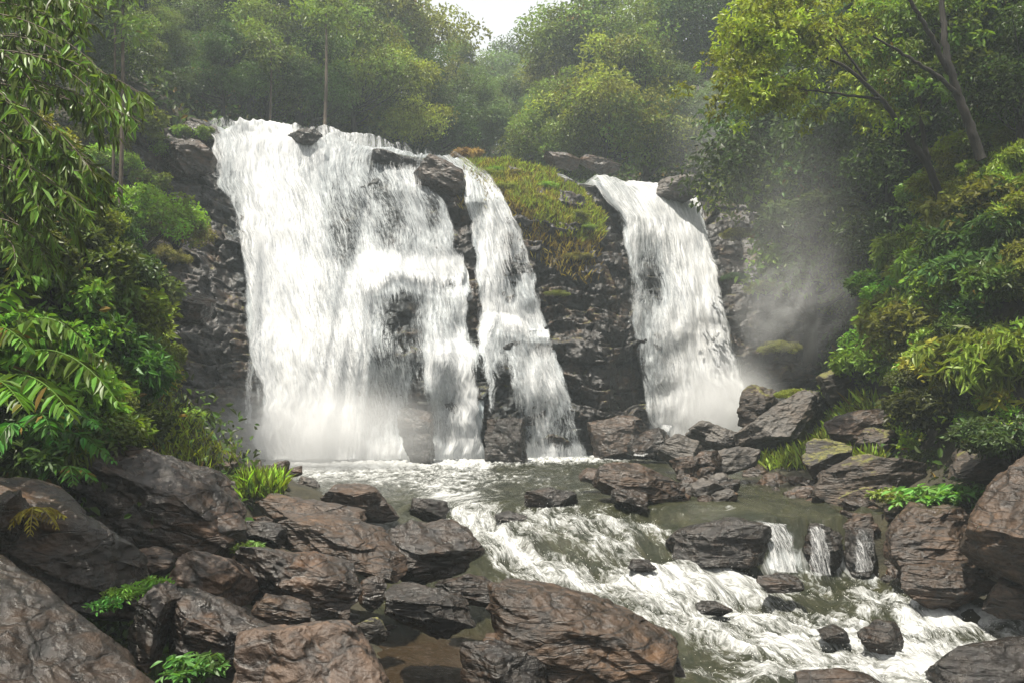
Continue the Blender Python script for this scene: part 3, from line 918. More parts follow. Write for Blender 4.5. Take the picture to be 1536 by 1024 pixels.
def clump(r, c, rad, n, L, W, flat=0.7, droop=0.2, hang=0.3):
    u = nrm(r.normal(size=(n, 3)))
    u[:, 2] = np.where(r.random(n) < 0.35, np.abs(u[:, 2]), u[:, 2])
    rr = rad * r.uniform(0.25, 1.0, (n, 1)) ** 0.55
    pos = c + u * rr * (1, 1, flat)
    nn = nrm(0.6 * u + np.array([0, 0, 0.55]) + 0.75 * r.normal(size=(n, 3)))
    d = u * 0.7 + r.normal(size=(n, 3)) * 0.75 + np.array([0, 0, -hang])
    d = nrm(d - (d * nn).sum(1)[:, None] * nn * 0.85)
    s = r.uniform(0.5, 1.35, n)
    base = r.random()
    tint = np.clip(0.62 * base + 0.40 * r.random(n) ** 1.3, 0, 1)
    return leaf_geo(pos, d, nn, L * s, W * s, 0.18, droop, tint)


def tree_proto(seed, H, R, nclump, nleaf, L, W, trunk_frac=0.35, shape=1.0, rtrunk=0.2):
    """meshes (trunk, crown) of a broadleaf tree standing at the origin"""
    r = np.random.default_rng(seed)
    lean = r.normal(size=2) * 0.06 * H
    top = np.array([lean[0], lean[1], H * 0.86])
    tr = [tube(bez((0, 0, -0.6), (r.normal() * 0.3, r.normal() * 0.3, H * 0.45), top, 14), [rtrunk * 1.3, rtrunk, rtrunk * 0.7, rtrunk * 0.2], 8)]
    cr = []
    zc = H * (trunk_frac + (1 - trunk_frac) * 0.5)
    hz = H * (1 - trunk_frac) * 0.5
    limbs = []
    for k in range(9):
        u = nrm(r.normal(size=3)) * r.uniform(0.35, 0.82)
        if k == 0:
            u = np.array([0, 0, 0.8])
        limbs.append((u, r.uniform(0.20, 0.42)))
    for k in range(nclump):
        lc, lr = limbs[k % 9]
        u = lc + np.clip(r.normal(size=3), -1.5, 1.5) * lr * (0.7, 0.7, 0.5)
        rad_xy = R * (1.0 - 0.35 * shape * max(u[2], 0))
        c = np.array([u[0] * rad_xy + lean[0] * 0.6, u[1] * rad_xy + lean[1] * 0.6, zc + u[2] * hz])
        cs = r.uniform(0.10, 0.25) * R + 0.22
        cr.append(clump(r, c, cs * 1.25, int(nleaf * (cs / (0.2 * R + 0.25)) ** 1.6), L, W))
        if k % 3 == 0:
            h0 = np.clip((c[2] / H) * 0.75, trunk_frac * 0.6, 0.8)
            b0 = np.array([lean[0] * h0, lean[1] * h0, H * h0 * 0.86 / 0.86])
            tr.append(tube(bez(b0, (b0 + c) / 2 + (0, 0, -0.08 * H), c, 7), [rtrunk * 0.42, rtrunk * 0.25, 0.02], 5))
    tv, tf, tt = join(tr)
    cv, cf, ct = join(cr)
    return mesh_from("trunk", tv, tf), mesh_from("crown", cv, cf, {"tint": ct}, smooth=False)


TREES = [tree_proto(11, 12, 4.3, 105, 300, 0.22, 0.12, 0.22),
         tree_proto(12, 12, 3.6, 100, 300, 0.20, 0.11, 0.15, 1.2),
         tree_proto(13, 12, 4.8, 110, 300, 0.24, 0.13, 0.28, 0.7),
         tree_proto(14, 12, 3.2, 90, 280, 0.19, 0.10, 0.10, 1.3),
         tree_proto(15, 12, 3.9, 80, 320, 0.22, 0.11, 0.30, 1.0)]


def place_tree(px, Y, top, kind, colour, label, group=None, wide=1.0, rz=None, pale=False):
    x = (px - 768) / F * Y
    z = float(ground(x, Y))
    ztop = float(unproj(px, top, Y)[2])
    h = max(4.0, ztop - z)
    s = h / 12.0
    root = empty("tree", (x, Y, z - 0.2), rz if rz is not None else (px * 0.37) % 6.28, (s * wide, s * wide, s))
    tag(root, label, "tree", group)
    tm, cm = TREES[kind]
    link("trunk", tm, BARK, root)
    o = link("crown", cm, LEAF, root)
    o.color = (*colour, 1)
    return root


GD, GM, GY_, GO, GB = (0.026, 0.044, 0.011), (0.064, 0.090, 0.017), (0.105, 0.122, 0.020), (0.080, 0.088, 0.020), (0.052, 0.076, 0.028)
TREE_LIST = [
    # along the lip and just behind it
    (330, 37, 20, 1, GD, "dark tree right behind the top corner of the widest waterfall"),
    (395, 40, 0, 0, GM, "full green tree just behind the lip of the widest waterfall, left of its crest"),
    (462, 40, 40, 4, GD, "dark gappy tree behind the crest of the widest waterfall"),
    (535, 42, 20, 2, GM, "broad green tree behind the thin outer end of the widest fall"),
    (600, 45, 60, 1, GY_, "yellowish tree behind the lip where the widest fall ends"),
    (655, 47, 80, 3, GD, "narrow dark tree behind the lip above the stepped fall"),
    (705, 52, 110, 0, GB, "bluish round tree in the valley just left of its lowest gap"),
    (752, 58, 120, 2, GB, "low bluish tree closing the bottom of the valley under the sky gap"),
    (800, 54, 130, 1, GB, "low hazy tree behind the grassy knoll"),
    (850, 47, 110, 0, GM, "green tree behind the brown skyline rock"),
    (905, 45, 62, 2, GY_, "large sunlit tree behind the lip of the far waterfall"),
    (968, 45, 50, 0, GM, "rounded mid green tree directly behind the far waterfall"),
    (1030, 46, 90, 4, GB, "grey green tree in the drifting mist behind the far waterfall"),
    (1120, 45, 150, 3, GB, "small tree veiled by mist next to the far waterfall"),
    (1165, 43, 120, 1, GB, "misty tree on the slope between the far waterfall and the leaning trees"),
    # higher up the valley sides
    (290, 46, -120, 2, GD, "tall dark tree of the second row over the top corner of the widest fall"),
    (370, 48, -110, 0, GM, "tall green tree of the second row left of the widest fall's crest"),
    (445, 50, -90, 1, GY_, "tall yellow topped tree of the second row over the widest fall's crest"),
    (515, 50, -60, 4, GM, "tall green tree of the second row over the widest fall's outer end"),
    (575, 54, -50, 2, GO, "olive tree high on the left slope, two before the sky gap"),
    (632, 57, 8, 0, GO, "olive green tree high on the left slope, touching the top edge beside the sky gap"),
    (682, 64, 48, 1, GM, "tree whose top slopes down into the sky gap from the left"),
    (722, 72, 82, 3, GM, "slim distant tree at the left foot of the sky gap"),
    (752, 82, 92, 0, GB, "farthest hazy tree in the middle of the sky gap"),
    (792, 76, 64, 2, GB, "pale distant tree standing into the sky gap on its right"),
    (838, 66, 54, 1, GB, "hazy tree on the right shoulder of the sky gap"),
    (885, 58, 22, 0, GO, "olive tree rising to the top edge right of the sky gap"),
    (945, 56, -40, 2, GM, "broad green tree high on the right slope over the far waterfall's lip"),
    (1010, 54, -70, 1, GM, "tall mid green tree high on the right slope over the far waterfall"),
    (1080, 52, -90, 4, GB, "tall grey green tree high on the right slope behind the leaning tree's crown"),
    (1160, 50, -110, 0, GD, "tall dark tree high on the right slope seen through the leaning tree's crown"),
    (1240, 47, -130, 2, GD, "tall dark tree on the right slope above the leaning trunks' tips"),
    # left bank
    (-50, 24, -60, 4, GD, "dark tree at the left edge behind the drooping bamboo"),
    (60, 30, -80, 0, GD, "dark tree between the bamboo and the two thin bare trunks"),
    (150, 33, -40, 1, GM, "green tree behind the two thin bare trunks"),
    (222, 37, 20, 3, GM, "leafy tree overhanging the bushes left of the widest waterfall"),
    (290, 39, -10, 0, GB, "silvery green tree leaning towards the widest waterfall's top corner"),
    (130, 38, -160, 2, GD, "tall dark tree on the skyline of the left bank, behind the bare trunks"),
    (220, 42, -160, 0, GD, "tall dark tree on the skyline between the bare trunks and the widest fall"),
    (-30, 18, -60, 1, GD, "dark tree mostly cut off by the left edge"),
    # right bank
    (1215, 37, 60, 1, GM, "tree in the mist just left of the leaning trunk's bushes"),
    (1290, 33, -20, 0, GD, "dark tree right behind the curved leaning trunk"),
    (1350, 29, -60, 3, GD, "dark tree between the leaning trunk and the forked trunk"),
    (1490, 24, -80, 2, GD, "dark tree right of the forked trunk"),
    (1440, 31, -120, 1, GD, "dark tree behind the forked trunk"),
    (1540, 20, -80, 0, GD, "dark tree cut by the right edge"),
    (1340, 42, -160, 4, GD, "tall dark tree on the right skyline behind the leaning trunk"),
]
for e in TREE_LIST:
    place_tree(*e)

# two thin bare trunks on the left bank and the pale slim stem behind the falls
for px, Y, y0, y1, rad, lab in [(180, 23, 210, -30, 0.055, "taller of two thin bare trunks rising out of the left bank bushes"),
                                (168, 24, 240, -30, 0.040, "thinner of two thin bare trunks rising out of the left bank bushes"),
                                (485, 37.2, 178, 20, 0.07, "pale slim tree stem behind the crest of the widest waterfall"),
                                (402, 37.5, 185, 60, 0.05, "short thin dark stem behind the crest of the widest waterfall")]:
    p0, p1 = unproj(px, y0, Y), unproj(px + 4, y1, Y)
    x, yy = p0[0], p0[1]
    gz = float(ground(x, yy))
    root = empty("sapling", (x, yy, min(gz, p0[2]) - 0.2))
    tag(root, lab, "tree")
    loc = np.array(root.location)
    pts = bez((0, 0, 0), (p1 - loc) * 0.5 + (0.15, 0, 0), p1 - loc, 12)
    v, f, _ = tube(pts, [rad * 1.2, rad, rad * 0.6], 7)
    link("trunk", mesh_from("trunk", v, f), PALE_BARK, root)
    rr = np.random.default_rng(int(px))
    cl = [clump(rr, pts[-1] + rr.normal(size=3) * (0.6, 0.6, 0.5), 0.6, 120, 0.22, 0.08) for _ in range(7)]
    v, f, tt = join(cl)
    link("crown", mesh_from("crown", v, f, {"tint": tt}, smooth=False), LEAF, root).color = (*GM, 1)

# the leaning trees of the right bank, each limb where the photo shows it
def limb_tree(label, base, limbs, clumps, colour, L, W, n, seed):
    """base (px, py, Y); limbs: lists of (px, py, Y, radius); clumps: (px, py, Y, radius)"""
    r = np.random.default_rng(seed)
    b = unproj(*base)
    root = empty("leaning_tree", b)
    tag(root, label, "tree")
    parts = []
    for lm in limbs:
        pts = np.array([unproj(p[0], p[1], p[2]) - b for p in lm])
        t_ = np.linspace(0, len(pts) - 1, len(pts) * 6)
        sm = np.stack([np.interp(t_, np.arange(len(pts)), pts[:, k]) for k in range(3)], 1)
        for _ in range(3):
            sm[1:-1] = (sm[:-2] + sm[1:-1] * 2 + sm[2:]) / 4
        sm[1:-1] += r.normal(size=(len(sm) - 2, 3)) * 0.012
        parts.append(tube(sm, [p[3] * 0.68 for p in lm], 9))
    v, f, _ = join(parts)
    link("trunk", mesh_from("trunk", v, f), BARK, root)
    cl = []
    for px, py, Y, rad in clumps:
        c = unproj(px, py, Y) - b
        k = int(n * (rad / 0.6) ** 2)
        cl.append(clump(r, c, rad, k, L, W, 0.6, 0.2, 0.35))
        for _ in range(3):
            cl.append(clump(r, c + r.normal(size=3) * rad * 0.8, rad * 0.55, k // 4, L, W, 0.6, 0.2, 0.35))
    v, f, tt = join(cl)
    link("crown", mesh_from("crown", v, f, {"tint": tt}, smooth=False), LEAF, root).color = (*colour, 1)
    return root


rr = np.random.default_rng(77)
cl1 = []
for k in range(95):
    u = rr.random()
    px = 1085 + 290 * u
    topy = np.interp(px, [1085, 1130, 1200, 1300, 1400], [60, 10, -30, -40, -40])
    boty = np.interp(px, [1085, 1100, 1150, 1220, 1300, 1400], [150, 165, 150, 190, 190, 130])
    cl1.append((px, topy + (boty - topy) * rr.random(), (20.0 if px < 1240 else 22.6) + rr.uniform(-1.3, 1.3), rr.uniform(0.22, 0.48)))
limb_tree("curved dark tree leaning out over the stream with a bright yellow green crown", (1435, 345, 22),
          [[(1437, 360, 22, 0.17), (1412, 300, 21.8, 0.15), (1392, 245, 21.5, 0.13), (1360, 205, 21.2, 0.11), (1325, 150, 20.9, 0.09), (1270, 100, 20.5, 0.06), (1200, 70, 20.2, 0.03)],
           [(1392, 245, 21.5, 0.10), (1382, 190, 21.6, 0.09), (1376, 120, 21.6, 0.07), (1366, 60, 21.6, 0.05), (1340, -20, 21.5, 0.03)],
           [(1325, 150, 20.9, 0.06), (1250, 140, 20.5, 0.04), (1170, 130, 20.2, 0.02)], [(1300, 122, 20.8, 0.05), (1240, 40, 20.6, 0.03), (1180, 0, 20.4, 0.02)]],
          cl1, (0.105, 0.130, 0.016), 0.13, 0.065, 330, 5)
cl2 = [(1330 + 230 * rr.random(), -50 + 190 * rr.random(), 20.8 + rr.uniform(-1.0, 1.8), rr.uniform(0.32, 0.55)) for _ in range(42)]
limb_tree("black forked tree on the steep right bank with a dark crown", (1470, 215, 19.5),
          [[(1472, 240, 19.5, 0.17), (1452, 180, 19.4, 0.15), (1432, 130, 19.3, 0.13), (1418, 80, 19.2, 0.11), (1415, 20, 19.2, 0.09), (1405, -60, 19.2, 0.06)],
           [(1425, 110, 19.3, 0.09), (1395, 50, 19.0, 0.08), (1370, 10, 18.8, 0.06), (1330, -50, 18.6, 0.04)],
           [(1440, 145, 19.3, 0.08), (1400, 110, 19.0, 0.07), (1360, 85, 18.8, 0.05), (1310, 55, 18.5, 0.03)]],
          cl2, (0.055, 0.085, 0.014), 0.15, 0.075, 300, 6)


def shrub_proto(seed, nclump, nleaf, L, W, tall=0.8, hang=0.3, droop=0.2):
    r = np.random.default_rng(seed)
    cr, st = [], []
    for k in range(nclump):
        a = r.uniform(0, 2 * math.pi)
        q = math.sqrt(r.random()) * 0.95
        h = tall * (1 - 0.55 * q * q) * r.uniform(0.08, 1.05) ** 0.8
        c = np.array([math.cos(a) * q, math.sin(a) * q, h])
        cr.append(clump(r, c, r.uniform(0.16, 0.34), nleaf, L, W, 0.7, droop, hang))
        if k % 3 == 0:
            st.append(tube(bez((c[0] * 0.1, c[1] * 0.1, -0.25), (c[0] * 0.4, c[1] * 0.4, h * 0.7), c, 6), [0.025, 0.015, 0.006], 5))
    v, f, _ = join(st)
    sm = mesh_from("stem", v, f)
    v, f, tt = join(cr)
    return sm, mesh_from("foliage", v, f, {"tint": tt}, smooth=False)


SHRUBS = [shrub_proto(21, 52, 130, 0.125, 0.062), shrub_proto(22, 60, 190, 0.075, 0.040), shrub_proto(23, 40, 110, 0.22, 0.040, 0.85, 0.8, 0.35), shrub_proto(24, 46, 130, 0.15, 0.05, 1.15, 0.5, 0.25),
          shrub_proto(25, 20, 16, 0.36, 0.15, 1.0, 0.3, 0.25)]


def shrub(P, size, kind, colour, label, group=None, tall=1.0, shiny=False):
    kind = 4 if size < 0.56 and P[1] < 17 else kind
    root = empty("shrub", P, random.uniform(0, 6.28), (size, size, size * tall))
    tag(root, label, "shrub", group)
    sm, fm = SHRUBS[kind]
    link("stem", sm, BARK, root)
    o = link("foliage", fm, LEAF_SHINY, root)
    j = [random.uniform(0.8, 1.2) for _ in range(3)]
    o.color = (colour[0] * j[0], colour[1] * j[1], colour[2] * j[2], 1)
    return root


YG = (0.10, 0.135, 0.018)
FG = (0.072, 0.102, 0.017)
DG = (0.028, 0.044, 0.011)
SHRUB_LIST = [
    # px, py, Y (None: where the ground is), radius, kind, colour, tallness, label
    (215, 320, 25.5, 1.7, 1, YG, 1.0, "rounded yellow green shrub hanging beside the widest waterfall"),
    (265, 345, 27.0, 1.0, 1, GO, 0.9, "olive shrub at the edge of the rock face beside the widest waterfall"),
    (150, 500, 20, 1.4, 3, FG, 1.1, "bright feathery shrub bulging over the rock face low on the left bank"),
    (205, 560, 21, 1.0, 1, YG, 1.0, "small yellow green shrub against the lower rock face"),
    (180, 425, 22, 1.3, 0, DG, 1.0, "dark shrub midway up the left bank above the feathery one"),
    (120, 620, 16.5, 1.1, 1, FG, 0.9, "green shrub just above the biggest black block"),
    (245, 625, 20.5, 0.9, 1, YG, 0.8, "low yellow green shrub at the foot of the rock face"),
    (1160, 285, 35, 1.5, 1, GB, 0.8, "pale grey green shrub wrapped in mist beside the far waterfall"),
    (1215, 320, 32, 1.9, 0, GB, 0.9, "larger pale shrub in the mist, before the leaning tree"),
    (1290, 305, 25, 1.3, 0, YG, 1.0, "sunlit yellow green shrub under the leaning tree's trunk"),
    (1345, 285, 23, 1.0, 1, YG, 1.0, "small bright shrub close against the leaning trunk"),
    (1270, 440, 23, 1.4, 0, YG, 0.9, "bright leafy shrub at the edge of the right bank foliage, facing the mist"),
    (1330, 400, 21.5, 1.5, 0, FG, 1.0, "fresh green shrub halfway up the right bank"),
    (1400, 470, 19, 1.5, 0, FG, 1.0, "large leaved shrub in the middle of the right bank"),
    (1335, 520, 19.5, 1.3, 0, FG, 1.0, "leafy shrub low on the right bank above the wedge shaped slab"),
    (1290, 560, 21.5, 0.9, 1, YG, 0.9, "small bright shrub beside the orange mossy boulder"),
    (1470, 400, 17, 1.5, 3, DG, 1.0, "dark tall shrub below the forked tree"),
    (1500, 300, 17, 1.6, 0, FG, 1.0, "broad leaved shrub high at the right edge below the forked tree"),
    (1500, 520, 15.5, 1.3, 2, GM, 1.0, "shrub with long drooping leaves at the right edge"),
    (1430, 590, 17, 1.2, 0, DG, 0.9, "dark shrub over the slanting mossy boulder"),
    (1520, 650, 14.5, 0.8, 0, DG, 0.9, "dark leafy shrub draped over the boulder at the right edge"),
    (1390, 745, 16.0, 0.55, 3, (0.06, 0.105, 0.018), 0.7, "bright green leafy plants behind the brown wedge boulder"),
    (1450, 740, 15.8, 0.5, 3, (0.055, 0.10, 0.018), 0.7, "bright green leafy plants beside the massive leaning boulder"),
    (1345, 745, 16.6, 0.42, 3, (0.065, 0.10, 0.018), 0.7, "bright green leafy plants next to the big mossy topped boulder"),
    (228, 878, 9.3, 0.22, 3, (0.055, 0.095, 0.018), 0.8, "small leafy plant growing between the corner slab and the rusty boulder"),
    (292, 1000, 8.2, 0.28, 0, (0.042, 0.085, 0.018), 0.8, "small broad leaved plant beside the large pinkish slab"),
    (372, 822, 12.0, 0.2, 3, (0.055, 0.095, 0.018), 0.8, "tiny green plant in the gap behind the bluish topped slab"),
    (160, 905, 8.6, 0.15, 0, (0.042, 0.085, 0.018), 0.8, "tiny plant on the upper edge of the corner slab"),
    (180, 890, 8.9, 0.16, 2, (0.06, 0.10, 0.02), 0.8, "tiny fern like plant under the slanting slab"),
    (760, 285, 36.0, 0.9, 1, GO, 0.6, "olive bush at the crown of the grassy knoll"),
    (800, 300, 36.0, 0.9, 1, GY_, 0.6, "yellowish bush in the middle of the grassy knoll"),
    (850, 325, 36.0, 0.9, 1, GO, 0.6, "olive bush on the lower side of the grassy knoll"),
    (730, 262, 36.6, 0.7, 1, GY_, 0.6, "yellow bush on the uphill tip of the grassy knoll"),
    (865, 385, 34.6, 0.6, 1, GO, 0.6, "small brownish bush hanging under the grassy knoll"),
    (835, 440, 33.6, 0.45, 1, GO, 0.6, "small bush in the rock gap under the knoll"),
    (742, 256, 36.8, 0.5, 1, YG, 0.7, "small bright bush near the uphill tip of the grassy knoll"),
    (778, 262, 36.8, 0.55, 0, GO, 0.7, "leafy olive bush on the skyline of the grassy knoll"),
    (818, 280, 36.4, 0.6, 1, YG, 0.7, "bright bush on the skyline of the grassy knoll, next to the brown rock"),
    (790, 312, 35.8, 0.5, 0, FG, 0.7, "small green bush low in the middle of the grassy knoll"),
    (872, 340, 35.6, 0.55, 1, GY_, 0.7, "yellow bush at the downhill tip of the grassy knoll"),
    (700, 232, 39.0, 0.7, 2, (0.13, 0.105, 0.045), 0.8, "tan dry bush on the lip behind the grassy knoll"),
    (1110, 350, 36.0, 0.7, 1, GO, 0.7, "olive bush on the rock just right of the far waterfall"),
    (1100, 415, 35.5, 0.5, 1, GD, 0.7, "dark small bush on the rock midway beside the far waterfall"),
    (1150, 430, 33.5, 0.8, 1, GO, 0.7, "brownish bush on the wet bank beside the far waterfall"),
    (1170, 520, 30.5, 0.7, 1, GO, 0.7, "low olive bush on the bank over the large leaning slab"),
    (1195, 590, 25.5, 0.55, 1, GY_, 0.6, "low yellowish bush on top of the large leaning slab"),
]
for px, py, Y, size, kind, colr, tall, lab in SHRUB_LIST:
    P = unproj(px, py, Y)
    if px > 1230 and py < 600:
        P = ray_ground(px, py + 12)
    P[2] -= size * tall * 0.42
    shrub(P, size, kind, colr, lab, None, tall)
for px, py, size, kind, colr, lab in [
    (165, 245, 1.1, 1, YG, "yellow green shrub highest on the left face, beside the bare trunks"), (212, 268, 0.9, 0, FG, "green shrub on the left face above the rounded yellow green one"),
    (262, 232, 0.8, 1, YG, "small yellow shrub on the rock by the widest fall's top corner"), (290, 200, 0.7, 0, FG, "small green shrub on the very brink beside the widest waterfall"),
    (168, 340, 1.0, 0, DG, "dark shrub on the left face beside the rounded yellow green one"), (250, 385, 0.7, 1, GO, "small olive shrub hanging over the bare black ledges"),
    (200, 410, 0.9, 1, YG, "bright shrub on the left face above the feathery one"), (165, 455, 0.9, 3, FG, "leafy shrub on the left face between bamboo and black ledges"),
    (222, 500, 0.6, 1, YG, "little yellow green shrub perched on the middle black ledge"), (215, 600, 0.7, 0, FG, "green shrub by the lowest black ledges"),
    (190, 180, 1.3, 0, GM, "leafy shrub on the left skyline under the bare trunks' foliage"), (245, 172, 1.1, 1, GM, "mid green shrub on the left skyline"), (300, 168, 0.9, 0, GM, "green shrub on the skyline closest to the widest fall"),
    (155, 150, 1.5, 3, DG, "tall dark shrub on the left skyline"), (225, 140, 1.4, 0, GD, "dark shrub behind the others on the left skyline"), (285, 140, 1.3, 3, GM, "upright shrub behind the brink of the widest fall")]:
    P = surf(px, py, 0.1)
    P[2] -= size * 0.4
    shrub(P, size, kind, colr, lab)
# the denser cover of both banks
rs = np.random.default_rng(91)
for (poly_lo, poly_hi, n, s0, s1, lab, grp, cols) in [
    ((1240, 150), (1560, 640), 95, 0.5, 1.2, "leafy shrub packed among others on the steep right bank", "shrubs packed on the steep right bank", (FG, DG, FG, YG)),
    ((1310, 600), (1540, 690), 22, 0.25, 0.5, "small shrub low on the right bank among the mossy boulders", "small shrubs low on the right bank", (FG, DG, YG)),
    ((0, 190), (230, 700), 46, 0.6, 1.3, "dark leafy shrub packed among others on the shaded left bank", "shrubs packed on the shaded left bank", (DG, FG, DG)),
    ((1135, 320), (1270, 590), 32, 0.5, 1.1, "misty shrub on the bank between the far waterfall and the right bank", "misty shrubs beside the far waterfall", ((0.075, 0.095, 0.03), GO, GM, YG)),
]:
    for k in range(n):
        if s1 < 0.55:
            P = ray_ground(rs.uniform(1310, 1540), rs.uniform(600, 690))
            shrub(P + (0, 0, -0.1), rs.uniform(s0, s1), int(rs.choice([0, 1, 3])), cols[k % len(cols)], lab, grp)
            continue
        for _ in range(20):
            px = rs.uniform(poly_lo[0], poly_hi[0])
            py = rs.uniform(poly_lo[1], poly_hi[1])
            lim = np.interp(px, [1240, 1300, 1400, 1560], [520, 560, 580, 580])
            if px > 1230 and py > lim:
                continue
            break
        P = ray_ground(px, py)
        sz = rs.uniform(s0, s1)
        P[2] -= sz * 0.25
        shrub(P, sz, int(rs.choice([0, 0, 1, 3, 2])), cols[k % len(cols)], lab, grp, rs.uniform(0.8, 1.2))

# undergrowth: leaf cover of the banks and the forest floor
N = 130000
ux = rs.uniform(-26, 26, N)
uy = rs.uniform(5, 62, N)
dl = np.interp(uy, XL_Y, XL_V) - ux
dr = ux - np.interp(uy, XL_Y, XR_V)
yl = np.interp(ux, LIP_P[:, 0], LIP_P[:, 1])
dm = np.maximum(dl, dr)
keep = ((dm > np.interp(uy, [5, 11, 12], [3.0, 2.6, 1.9])) & (uy < yl + 4) & ~((np.abs(ux) < 12.5) & (uy > yl - 6.5))) | ((uy > yl + 4.0) & (np.abs(ux) < 26)) | ((dm > 3.2) & (ux > 9.5) & (uy < 34)) | ((ux < -11) & (uy > 24))
ux, uy = ux[keep], uy[keep]
uz = ground(ux, uy) + rs.random(len(ux)) ** 2 * 1.1
nn = nrm(rs.normal(size=(len(ux), 3)) * 0.6 + (0, -0.3, 0.8))
dd = nrm(rs.normal(size=(len(ux), 3)) + (0, -0.3, -0.2))
mx_ = rs.uniform(-9, -4, 26000)
my_ = rs.uniform(4, 13, 26000)
ok = (np.interp(my_, XL_Y, XL_V) - mx_) > 2.4
mx_, my_ = mx_[ok], my_[ok]
ux, uy = np.concatenate([ux, mx_]), np.concatenate([uy, my_])
uz = np.concatenate([uz, ground(mx_, my_) + rs.random(len(mx_)) ** 2 * 0.5])
nn = nrm(rs.normal(size=(len(ux), 3)) * 0.6 + (0, -0.3, 0.8))
dd = nrm(rs.normal(size=(len(ux), 3)) + (0, -0.3, -0.2))
sz = np.where(uy > 34, 0.32, 0.17) * rs.uniform(0.6, 1.3, len(ux))
v, f, tt = leaf_geo(V3(ux, uy, uz), dd, nn, sz, sz * 0.5)
o = link("undergrowth", mesh_from("undergrowth", v, f, {"tint": tt}, smooth=False), LEAF)
o.color = (*DG, 1)
tag(o, "dense low leaf cover over both banks and under the trees", kind="stuff")


# grass
def grass_patch(label, pts, h, wd, colour, seed, name="grass"):
    r = np.random.default_rng(seed)
    n = len(pts)
    d = nrm(np.stack([r.normal(size=n) * 0.45, r.normal(size=n) * 0.45 - 0.15, np.ones(n)], 1))
    nn = nrm(r.normal(size=(n, 3)) + (0, -0.8, 0.1))
    s = r.uniform(0.5, 1.2, n)
    v, f, tt = leaf_geo(pts, d, nn, h * s, wd * s, 0.1, 0.35)
    o = link(name, mesh_from("grass", v, f, {"tint": tt}, smooth=False), GRASS_M)
    o.color = (*colour, 1)
    tag(o, label, kind="stuff")
    return o


r = np.random.default_rng(31)
kx = [690, 720, 760, 800, 840, 880, 905]
k_top = [232, 236, 238, 252, 272, 298, 325]
k_bot = [258, 272, 300, 332, 358, 372, 362]
px = r.uniform(692, 905, 16000)
py = np.interp(px, kx, k_top) + (np.interp(px, kx, k_bot) - np.interp(px, kx, k_top)) * r.random(16000)
py += 10 * perlin(V3(px / 14, py / 14, 0.5))
P = surf(px, py, 0.12)
kn = fbm(V3(px / 16, py / 12, 9.5), 3) + 0.25 * r.normal(size=len(px))
bare = kn > -0.75
grass_patch("yellow green grass covering the knoll between the waterfalls", P[bare & (kn < 0.12)], 0.30, 0.030, (0.115, 0.135, 0.022), 32)
grass_patch("straw coloured dry grass in patches over the knoll between the waterfalls", P[kn > 0.12], 0.26, 0.026, (0.15, 0.132, 0.038), 37)
px = r.uniform(690, 900, 1500)
py = np.interp(px, kx, k_bot) + 60 * r.random(1500) ** 2
grass_patch("rusty moss and dry grass hanging on the rock under the knoll", surf(px, py, 0.15), 0.3, 0.04, (0.10, 0.075, 0.02), 33)
gp = []
for _ in range(520):
    gp.append(ray_ground(r.uniform(1125, 1310), r.uniform(600, 705), 10, 45))
gp = np.array(gp)
gp = np.repeat(gp, 22, 0) + r.normal(size=(len(gp) * 22, 3)) * (0.13, 0.13, 0.02)
grass_patch("bright grass on the bank among the mossy boulders", gp, 0.55, 0.022, (0.12, 0.15, 0.024), 34)
gp = unproj(r.uniform(358, 425, 1500), r.uniform(722, 748, 1500), r.uniform(15.8, 17.4, 1500))
grass_patch("bright grass tuft at the pool edge behind the left rock pile", gp, 0.32, 0.010, (0.14, 0.19, 0.025), 35)
gp = []
for _ in range(160):
    gp.append(ray_ground(r.uniform(240, 340), r.uniform(600, 700), 10, 45))
gp = np.repeat(np.array(gp), 14, 0) + r.normal(size=(160 * 14, 3)) * (0.2, 0.2, 0.04)
grass_patch("yellowish grass at the foot of the left rock face", gp, 0.24, 0.016, (0.12, 0.14, 0.022), 36)


# bamboo branches and fern fronds of the near left bank
def leafy_branch(r, p0, p1, p2, n, L, W, side=1.0, hang=0.8):
    full = bez(p0, p1, p2, n)
    ft = np.sort(r.random(n)) ** 0.85 * (n - 1)
    pts = np.stack([np.interp(ft, np.arange(n), full[:, q]) for q in range(3)], 1)
    tg = np.repeat(nrm(p2 - np.asarray(p0))[None], n, 0) * 0.5 + nrm(np.gradient(full, axis=0))[np.clip(ft.astype(int), 0, n - 1)]
    tg = nrm(tg)
    up = np.array([0, 0, 1.0])
    sd = nrm(np.cross(tg, up))
    out = []
    k = np.arange(n)
    for sgn in (-1, 1):
        d = nrm(tg * 0.7 + sd * sgn * 0.6 + np.array([0, 0, -hang]) + r.normal(size=(n, 3)) * 0.5)
        nn = nrm(np.cross(d, tg) * sgn + up * 0.8 + r.normal(size=(n, 3)) * 0.6)
        s = r.uniform(0.45, 1.25, n)
        out.append(leaf_geo(pts + r.normal(size=(n, 3)) * 0.01, d, nn, L * s, W * s, 0.12, 0.22, np.clip(r.random(n) * 0.97, 0, 1)))
    return out, tube(full, [0.010, 0.006, 0.003], 4)


